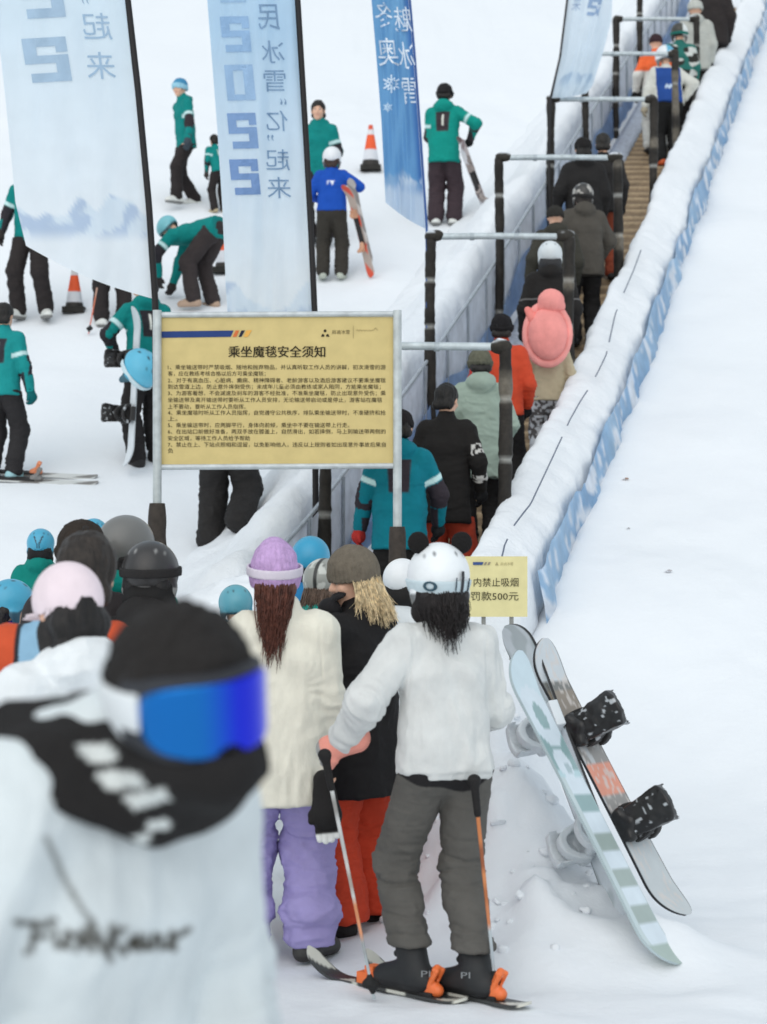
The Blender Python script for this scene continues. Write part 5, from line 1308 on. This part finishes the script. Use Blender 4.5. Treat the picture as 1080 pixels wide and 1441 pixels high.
q('person with a pale pink baseball cap and white hoodie', 108, 6.0, 801, rz=38, vox=.007, pose=dict(hs=1.03, pitch=-4), J=dict(col=(228, 232, 234), bulk=1.12, hood=1.0, collar=.03, fold=.010), T=dict(col=BLK), B=SB, hat=[('cap', (232, 216, 222))], hair=('nape', (34, 30, 29)))
# ---- the queue, middle group
q('child with a blue helmet and a raised blue glove, left of the long brown hair', 335, 11.2, 822, hatextra=.03, rz=20, vox=.009, pose=dict(hs=1.05, hands=((-.20, .10, 1.50), None), elbow=((-.9, -.2, -.6), (.5, -.8, 0))), J=dict(col=(60, 150, 176)), T=dict(col=BLK), B=SB, G=(40, 130, 150), hat=[('helmet', (92, 160, 176))])
q('person with a smooth blue helmet behind the silver grey helmet', 437, 11.7, 755, hatextra=.03, vox=.009, pose=dict(hs=1.12), J=dict(col=(40, 120, 170)), T=dict(col=BLK), B=SB, hat=[('helmet', (52, 152, 190), dict(vents=False))], hair=('under', (40, 34, 32)))
q('person with a silver grey camouflage helmet and ruffled brown hair', 450, 10.2, 786, hatextra=.03, rz=-25, vox=.008, pose=dict(hs=1.0, pitch=-6), J=dict(col=(0, 150, 136), hood=.8, collar=.05), T=dict(col=BLK), B=SB,
  hat=[('helmet', (150, 152, 146), dict(vents=True, trim=(36, 36, 36), pattern=lambda V, C: cmix(cmix(C, lin((196, 198, 192)), ss(vnoise(V[:, 0]*30, V[:, 1]*30, V[:, 2]*30, 2), 0, .2)), lin((60, 60, 58)), ss(.012-np.abs(V[:, 0]-.01), 0, .004)*(V[:, 1] < .05))))], hair=('bob', (96, 78, 66)))
q('person with a plain white helmet half hidden by the panda helmet', 562, 10.9, 786, hatextra=.03, rz=-20, vox=.008, pose=dict(hs=1.02), J=dict(col=(222, 226, 228), collar=.06), T=dict(col=BLK), B=SB, hat=[('helmet', (232, 234, 236), dict(vents=False)), ('guard', (40, 38, 38))], hair=('under', (40, 36, 34)))
# ---- lavender beanie
p11 = q('person with a lavender beanie, cream sweater and lavender trousers', 398, 8.7, 764, rz=6, hatextra=.03, vox=.007, G=[(60, 60, 62), None],
  pose=dict(hs=1.0, feet=((-.16, .06, .09), (.12, 0, .09)), toe=(14, -40), hands=((-.22, .25, .95), (.175, .05, .84)), elbow=((-.9, -.2, 0), (.9, -.35, 0)), curl=(.4, .75), palm=(None, (.9, .5, 0)), hdir=(None, (-.05, -.15, -1)), headoff=(-.03, 0, 0), shw=.15),
  J=dict(col=(230, 227, 212), bulk=1.05, sleeve=1.3, seam=True, hem=-.27, flare=1.06, fold=.008, ff=(7, 7, 3.5), band=False, cuff=0), T=dict(col=(160, 151, 202), bulk=1.12, wide=1.22, gather=True, fold=.011, cut=.07), B=('snow', (74, 74, 72), (60, 58, 56)),
  hat=[('beanie', (194, 162, 208), dict(tall=.028, fat=.002, cuff=(188, 156, 202))), ('strap', (212, 204, 216), dict(zc=.034, tilt=.22, w=.020, R=(.111, .132, .140), t=.005))], hair=('long', (92, 52, 40)))
# ---- brown beanie, blonde
rz = 52
p12 = q('blonde person in a brown knitted beanie and black jacket, hand over the mouth', 513, 9.25, 779, rz=rz, vox=.007, face=True, G=(40, 38, 40),
  pose=dict(hs=1.04, lean=4, yaw=58, pitch=-10, feet=((-.20, .0, .09), (.10, .02, .09)), hands=(wl(rz, (-.175, -.03, 1.43)), wl(rz, (-.16, .12, .92))), elbow=(wl(rz, (-.6, .2, -.7)), (.6, -.6, -.4)), hdir=(wl(rz, (.10, -.02, .35)), None), palm=(wl(rz, (.9, .1, -.2)), None), curl=(.35, .3)),
  J=dict(col=(36, 34, 35), bulk=1.16, sleeve=1.0, hem=-.30, flare=1.12, collar=.03, fold=.007), T=dict(col=(190, 62, 36), bulk=1.14, wide=1.7, fold=.010, cut=.09), B=('snow', (38, 36, 36)),
  hat=[('beanie', (112, 104, 92), dict(tall=.015, fat=.004))], hair=('bob', (222, 200, 160)))
# ---- panda helmet
p13 = q('person with panda ears on a white helmet, white sweatshirt and grey trousers, on skis', 628, 8.1, 766, rz=18, hatextra=.03, vox=.006, G=[lambda V, sk: cmix(flat(V, (236, 156, 140)), lin((160, 160, 158)), ss((V-sk['wr'][0]) @ sk['hdir'][0], .075, .08)), (236, 156, 140)],
  pose=dict(hs=1.08, lean=3, side=-1, feet=(wl(18, (-.13, -.02, .115)), wl(18, (.11, -.12, .115))), kneehint=((-.3, 1, 0), (.1, 1, 0)), toe=(30, 30), hands=(wl(18, (-.41, .04, .985)), wl(18, (.05, .31, 1.02))), elbow=(wl(18, (-.4, -.35, -.5)), wl(18, (.8, -.4, -.7))), hdir=(wl(18, (-.8, .2, -.35)), None), curl=(1.0, 1.0), gaunt=.06, yaw=-4, pitch=-4, shw=.15),
  J=dict(col=(212, 214, 212), bulk=1.04, sleeve=1.14, hem=-.05, flare=1.04, collar=.02, fold=.012, seam=True, ff=(7, 7, 4), band=True, cuff=True), T=dict(col=lambda V, sk: cmix(flat(V, (92, 90, 86)), lin((40, 38, 40)), ss(V[:, 2]-.812-.05*np.abs(V[:, 0]*8)**2*.5+.01*np.sin(V[:, 0]*30), 0, .008)), bulk=1.04, wide=1.0, fold=.007, cut=.20, crease=.011), B=('ski', (48, 50, 52), (34, 34, 36), (168, 170, 168)),
  hat=[('helmet', (232, 236, 238), dict(trim=(40, 42, 46))), ('strap', (200, 216, 222), dict(zc=-.008, tilt=.10, w=.026, t=.004)), ('guard', (42, 38, 38))], hair=('tail', (40, 34, 34)))
o = p13
for s_ in (-1, 1):   # ears
    V, Q = surf([ell((s_*.082, -.035, .150), (.040, .020, .041), rot(0, 0, rad(s_*20)), .01)], .004, lambda V: .0015*vnoise(V[:, 0]*200, V[:, 1]*200, V[:, 2]*200, 3)); o['put']('panda_ear', (V, Q, flat(V, (34, 32, 32))), 'fleece', o['helmet'])
def on_shell(f, lo, hi, h, off, name, col, mat, par, who, R=(.113, .137, .121)):
    """a thin raised patch on the helmet shell: f(X,Y,Z) is the outline distance"""
    def g(X, Y, Z):
        x, y, z = X/R[0], (Y+.006)/R[1], (Z-.032)/R[2]; s = (np.sqrt(x*x+y*y+z*z)-1)*.118
        return np.maximum(np.abs(s-off)-.0025, f(X, Y, Z))
    V, Q = surf([fn(g, lo, hi)], h)
    if len(V): who['put'](name, (V, Q, flat(V, col)), mat, par)
on_shell(lambda X, Y, Z: np.maximum(np.abs(np.sqrt((X*.72-Y*.7-(-.066*.72+.122*.7))**2/1.5**2+(Z+.012)**2)-.0145)-.004, np.maximum(Y, X)), (-.14, -.16, -.05), (0, 0, .05), .0028, .011, 'strap_logo', (58, 84, 96), 'print', o['helmet'], o)
on_shell(lambda X, Y, Z: np.maximum(np.maximum(np.abs(X-.055)-.006, np.abs(Z-.0)-.042), Y), (.03, -.15, -.06), (.08, 0, .06), .003, .010, 'clip', (60, 62, 66), 'matte', o['helmet'], o)
for xx in (.028, .086): on_shell(lambda X, Y, Z, xx=xx: np.maximum(np.maximum(np.abs(X-xx)-.0025, np.abs(Z+.006)-.024), Y), (xx-.02, -.15, -.05), (xx+.02, 0, .04), .0024, .011, 'buckle', (60, 74, 84), 'matte', o['helmet'], o)
# ------------------------------------------------------------------ the close person with blue goggles, out of focus
def proj(W): return np.stack([CX+F*W[:, 0]/W[:, 1], CY-F*(W[:, 2]-CAMZ)/W[:, 1]], 1)
def inpoly(P, poly):
    x, y = P.T; r = np.zeros(len(P), bool); n = len(poly)
    for i in range(n):
        (x0, y0), (x1, y1) = poly[i], poly[(i+1) % n]
        r ^= ((y0 > y) != (y1 > y)) & (x < (x1-x0)*(y-y0)/((y1-y0) or 1e-9)+x0)
    return r
def near(P, path, w_):
    d = np.full(len(P), 1e9); path = np.asarray(path, float)
    for a, b in zip(path[:-1], path[1:]):
        ab = b-a; t = np.clip(((P-a) @ ab)/(ab @ ab+1e-9), 0, 1); d = np.minimum(d, np.linalg.norm(P-a-t[:, None]*ab, axis=1))
    return ss(w_-d, -3, 3)
D1 = 3.1; RZ1 = 228
X1 = (130-CX)/F*D1
STROKES = [[(22, 1298), (60, 1302), (78, 1296)], [(50, 1300), (46, 1336), (38, 1340)], [(44, 1318), (66, 1316)], [(78, 1312), (80, 1330), (92, 1332), (94, 1312), (98, 1334)], [(120, 1310), (106, 1316), (120, 1326), (106, 1336)], [(130, 1296), (128, 1338)], [(129, 1320), (142, 1316), (144, 1338)],
           [(160, 1304), (152, 1340), (156, 1350)], [(176, 1306), (156, 1324), (176, 1342)], [(190, 1318), (180, 1330), (190, 1336), (194, 1316), (198, 1336)], [(204, 1318), (206, 1334), (216, 1334), (218, 1316)], [(226, 1318), (228, 1334), (240, 1332), (242, 1312), (246, 1336)], [(246, 1320), (266, 1308)]]
def hoodie(V, sk):
    P = proj(sk['world'](V)); C = flat(V, (214, 221, 223))
    fr = (V-sk['pel']) @ sk['fw'] > 0.0
    m = np.zeros(len(V))
    for s_ in STROKES: m = np.maximum(m, near(P, s_, 4.5))
    m = np.maximum(m, near(P, [(66, 1180), (92, 1240), (116, 1280), (136, 1306)], 4)*.75)
    return cmix(C, lin((66, 62, 52)), m*fr)
p1 = person('blurred person close by in a fuzzy black beanie, blue mirrored goggles and white hoodie', 130, D1, 845, hx=262, rz=RZ1, hatextra=.03, vox=.0075, group=QUE,
    pose=dict(lean=14, yaw=-12, pitch=-11, roll=9, hs=.91, hands=((-.22, .2, .9), (.24, .2, .9)), shw=.165, headoff=(0, .12, -.075)),
    J=dict(col=hoodie, bulk=1.28, sleeve=1.25, hem=-.22, flare=1.15, hood=.6, fold=.008, ff=(7, 7, 3.5)), T=dict(col=BLK), B=SB, G=(60, 60, 62),
    hat=[('beanie', (50, 47, 46), dict(tall=.006, fat=.008, fuzzy=.005)), ('goggles', (58, 60, 66), lambda V: cmix(flat(V, (22, 40, 214)), lin((10, 110, 190)), ss(V[:, 0], -.02, .05)), dict(big=1.26)), ('strap', (226, 230, 232), dict(zc=.0, tilt=.1, w=.043, R=(.103, .124, .112), t=.007, ymax=.045))])
sk = p1['sk']; hR, hd = sk['hR'], sk['head']
def hp(x, y, z): return hd+hR @ _v((x, y, z))
P = [ell(hp(0, .035, -.068), (.085, .088, .050), hR, .02), rc(hp(0, .05, -.068), hp(0, .085, -.062), .042, .038, None, .03), rc(hp(0, -.03, -.05), hp(0, -.02, -.10), .088, .09, None, .03), rc(hp(0, -.04, -.10), sk['nb']-.02*sk['fw']-.03*sk['u'], .075, .11, None, .04),
     rc(sk['nb']-.02*sk['u'], sk['shc']+.02*sk['u']-.02*sk['fw']+.05*sk['r'], .105, .145, None, .05), rc(sk['shc']-.03*sk['u'], sk['shc']+.15*sk['r']-.05*sk['u'], .13, .115, None, .05), ell(sk['shc']+.05*sk['r']+.02*sk['fw']-.02*sk['u'], (.15, .12, .09), None, .05),
     ('i', .01, lambda X, Y, Z: sk['shc'][2]-.045+.45*np.abs((X-sk['shc'][0])*sk['r'][0]+(Y-sk['shc'][1])*sk['r'][1])-Z, None, None),
     ('i', .01, lambda X, Y, Z: ((X-hd[0])*hR[0, 2]+(Y-hd[1])*hR[1, 2]+(Z-hd[2])*hR[2, 2])+.035+.1*np.abs((X-hd[0])*hR[0, 0]+(Y-hd[1])*hR[1, 0]+(Z-hd[2])*hR[2, 0])*0-.0, None, None)]
V, Q = surf(P, .0065, folds(1, (7, 7, 12), .006, 77))
W = np.array([p1['w'](v) for v in V]); PP = proj(W); C = flat(V, (44, 42, 42)); m = np.zeros(len(V))
for pl in ([(108, 1048), (152, 1046), (172, 1072), (124, 1074)], [(132, 1086), (186, 1084), (210, 1108), (150, 1112)], [(168, 1120), (232, 1110), (240, 1126), (190, 1140)], [(206, 1158), (236, 1152), (242, 1166), (212, 1170)], [(186, 1178), (208, 1174), (214, 1186), (194, 1190)], [(40, 1088), (52, 1094), (80, 1132), (28, 1128)]): m = np.maximum(m, inpoly(PP, pl).astype(float))
link_mesh('neck_warmer', V*p1['s'], Q, 'fleece', p1['o'], cmix(C, lin((214, 218, 216)), m))
# ------------------------------------------------------------------ things held, worn on feet or left about
# skis under the panda-eared skier
A13 = p13['A']
for i, lb in ((0, 'left ski under the panda helmet skier, its round tip farthest left'), (1, 'right ski under the panda helmet skier, with an orange heel binding in front')):
    an, t = p13['sk']['ank'][i], p13['sk']['toe'][i]; an = p13['w'](an); t = A13 @ t
    t = t/np.linalg.norm(t); c = an+t*.15; c[2] = .012+float(gfull(c[0], c[1]))
    ski(lb, frame(t, (0, 0, 1)), c, .84, (70, 72, 72), (206, 206, 196), .045, (236, 118, 62), 'skis worn by the panda helmet skier', -.13, -.05)
POLE = [(206, 208, 206), (150, 148, 144), (206, 208, 206), (188, 190, 188), (208, 204, 198), (170, 160, 150), (206, 208, 206), (214, 140, 96), (220, 150, 110), (160, 166, 168), (176, 186, 190), (180, 190, 194), (176, 186, 190)]
ski_pole('speckled ski pole in the pink glove, in front of the red trousers', px(458, 1066, 7.97), px(527, 1406, 7.98), POLE)
ski_pole('ski pole with an orange upper shaft, right of the grey trousers', px(668, 1102, 7.96), px(699, 1402, 7.93), [(196, 120, 70), (196, 120, 70), (150, 84, 50), (206, 130, 80), (176, 104, 60), (196, 122, 80), (176, 186, 190), (170, 180, 186), (180, 190, 194), (176, 184, 188)])
# glove dangling from the bare hand
a = px(458, 1128, 8.55); d = _v((.10, -.1, -1)); d /= np.linalg.norm(d)
V, Q = surf(hand_prims(_v((0, 0, 0)), d, _v((0, -1, .1)), 0, 1.75, .12)+[rc(-.09*d, 0*d, .042, .05, None, .02)], .005)
tipw = ss(V @ d, .125, .135)
o = link_mesh('glove', V, Q, 'fabric', None, cmix(flat(V, (40, 38, 38)), lin((226, 228, 226)), tipw)); o.location = a; tag(o, 'black glove with white fingertips dangling below the cream sweater sleeve', 'glove')
# skis on the slope
def held(lb, a, b, da, N, top, acc, grp, w=.05, bind=None):
    a, b = px(*a, da[0]), px(*b, da[1]); return ski(lb, frame(a-b, N), (a+b)/2, float(np.linalg.norm(a-b)), top, acc, w, bind, grp)
g = 'skis carried by the person in the blue jacket'
held('red tipped ski carried by the blue jacket, nearer of the two', (490, 258), (524, 390), (d36-.25, d36-.05), (-.6, -.7, .2), (176, 160, 150), (216, 84, 60), g, .055, (200, 150, 120))
held('grey ski carried by the blue jacket, behind the red tipped one', (494, 250), (521, 372), (d36-.1, d36+.1), (-.2, -.9, .2), (150, 146, 144), (206, 204, 200), g)
g = 'skis under the arm of the person in teal'
held('upper of the two thin skis leaning from the person in teal by the narrow flag', (648, 190), (688, 300), (d37-.3, d37-.1), (-.5, -.8, .2), (190, 180, 180), (120, 96, 96), g, .035, (150, 140, 136))
held('lower of the two thin skis leaning from the person in teal by the narrow flag', (645, 198), (690, 318), (d37-.38, d37-.1), (.5, -.8, .2), (206, 206, 210), (150, 130, 130), g, .035, (150, 140, 136))
g = 'skis at the left edge'
for i, (yy_, lb) in enumerate(((672, 'ski with an orange binding under the person at the left edge'), (681, 'plain pale ski under the person at the left edge, lower one'))):
    d = solve(yy_); c = px(22, yy_, d); ski(lb, frame((-1, .12, .05), (0, -.4, 1)), c+_v((0, 0, .03)), 1.5, (206, 208, 206), (120, 116, 112), .05, ((226, 140, 100), (120, 118, 116))[i], g)
ski_pole('orange ski pole under the lower edge of the widest flag', px(140, 388, d39-.3), px(125, 470, d39-.35), [(190, 150, 130), (206, 120, 90), (214, 104, 78), (206, 90, 70)])
snowboard('white snowboard held upright with dark bindings, left of the yellow notice', px(196, 432, d40-.32), px(184, 657, d40-.32), _v((-.95, -.32, 0)), w=.13, colf=lambda u, f, top: np.tile(lin((222, 228, 232)), (len(u), 1)), bind=(62, 60, 60), hb=.26, edge=(190, 196, 200))
t = thing('helmet', 'light blue helmet hanging beside the upright snowboard', 'helmet', px(194, 522, d40-.55))
V, Q, C = helmet((96, 186, 216), vents=True, h=.009); R = rot(rad(60), rad(50), 0); link_mesh('shell', (V*1.35) @ R.T, Q, 'shell', t, C)
V, Q, C = strapband((206, 226, 232), zc=-.02, w=.02); link_mesh('strap', (V*1.35) @ R.T, Q, 'fabric', t, C)
# pink round cushion on the child's back
dq = 18.0; c = px(771, 470, dq); PK = (238, 154, 148)
t = thing('cushion', 'pink round animal cushion with a small head, worn on a child\'s back', 'cushion', c)
def pk(name, P, col=PK):
    V, Q = surf(P, .009, lambda V: .003*vnoise(V[:, 0]*16, V[:, 1]*16, V[:, 2]*16, 3)+.0015*vnoise(V[:, 0]*50, V[:, 1]*50, V[:, 2]*50, 4)); return link_mesh(name, V, Q, 'fleece', t, col)
pk('shell', [ell((0, 0, 0), (.175, .12, .235))])
pk('rim', [fn(lambda X, Y, Z: np.sqrt(((np.sqrt((X/.19)**2+(Z/.255)**2)-1)*.21)**2+(Y-.02)**2)-.035, (-.24, -.03, -.31), (.24, .07, .31), .01)], (240, 160, 154))
pk('head', [ell((.03, -.01, .29), (.115, .10, .105)), rc((-.06, .0, .235), (.12, .0, .235), .035)])
pk('flipper', [rc((-.13, .0, .14), (-.175, .0, .21), .05, .03)], (236, 140, 132))

# small marks printed on things, laid on the surface that carries them
def surf_depth(o, x, y, r=6):
    M = np.array(o.matrix_world) if o.parent is None else np.array(o.parent.matrix_basis if o.parent.parent is None else o.matrix_world)
    n = len(o.data.vertices); V = np.zeros(n*3, np.float32); o.data.vertices.foreach_get('co', V); V = V.reshape(-1, 3) @ M[:3, :3].T+M[:3, 3]
    P = proj(V); m = (np.abs(P[:, 0]-x) < r) & (np.abs(P[:, 1]-y) < r)
    return float(V[m, 1].min()) if m.any() else None
bpy.context.view_layer.update()
boots = [c for c in p13['o'].children if c.name.startswith('boot')]
loc13 = _v(p13['o'].location); A13i = p13['A'].T
for bx, by in ((601, 1369), (657, 1371)):
    best = None
    for b in boots:
        dd = surf_depth(b, bx, by, 5)
        if dd is not None and (best is None or dd < best[0]): best = (dd, b)
    if best:
        pp = plane(best[0]-.004); V2, fs = text_run('PI', bx-8, by+6, 13, 1, 0, 13)
        W = (pp.pt(V2[:, 0], V2[:, 1])-loc13) @ A13i.T
        m = MB(); m.add(W, fs, (132, 136, 138)); m.build('lettering', 'print', best[1], smooth=False)
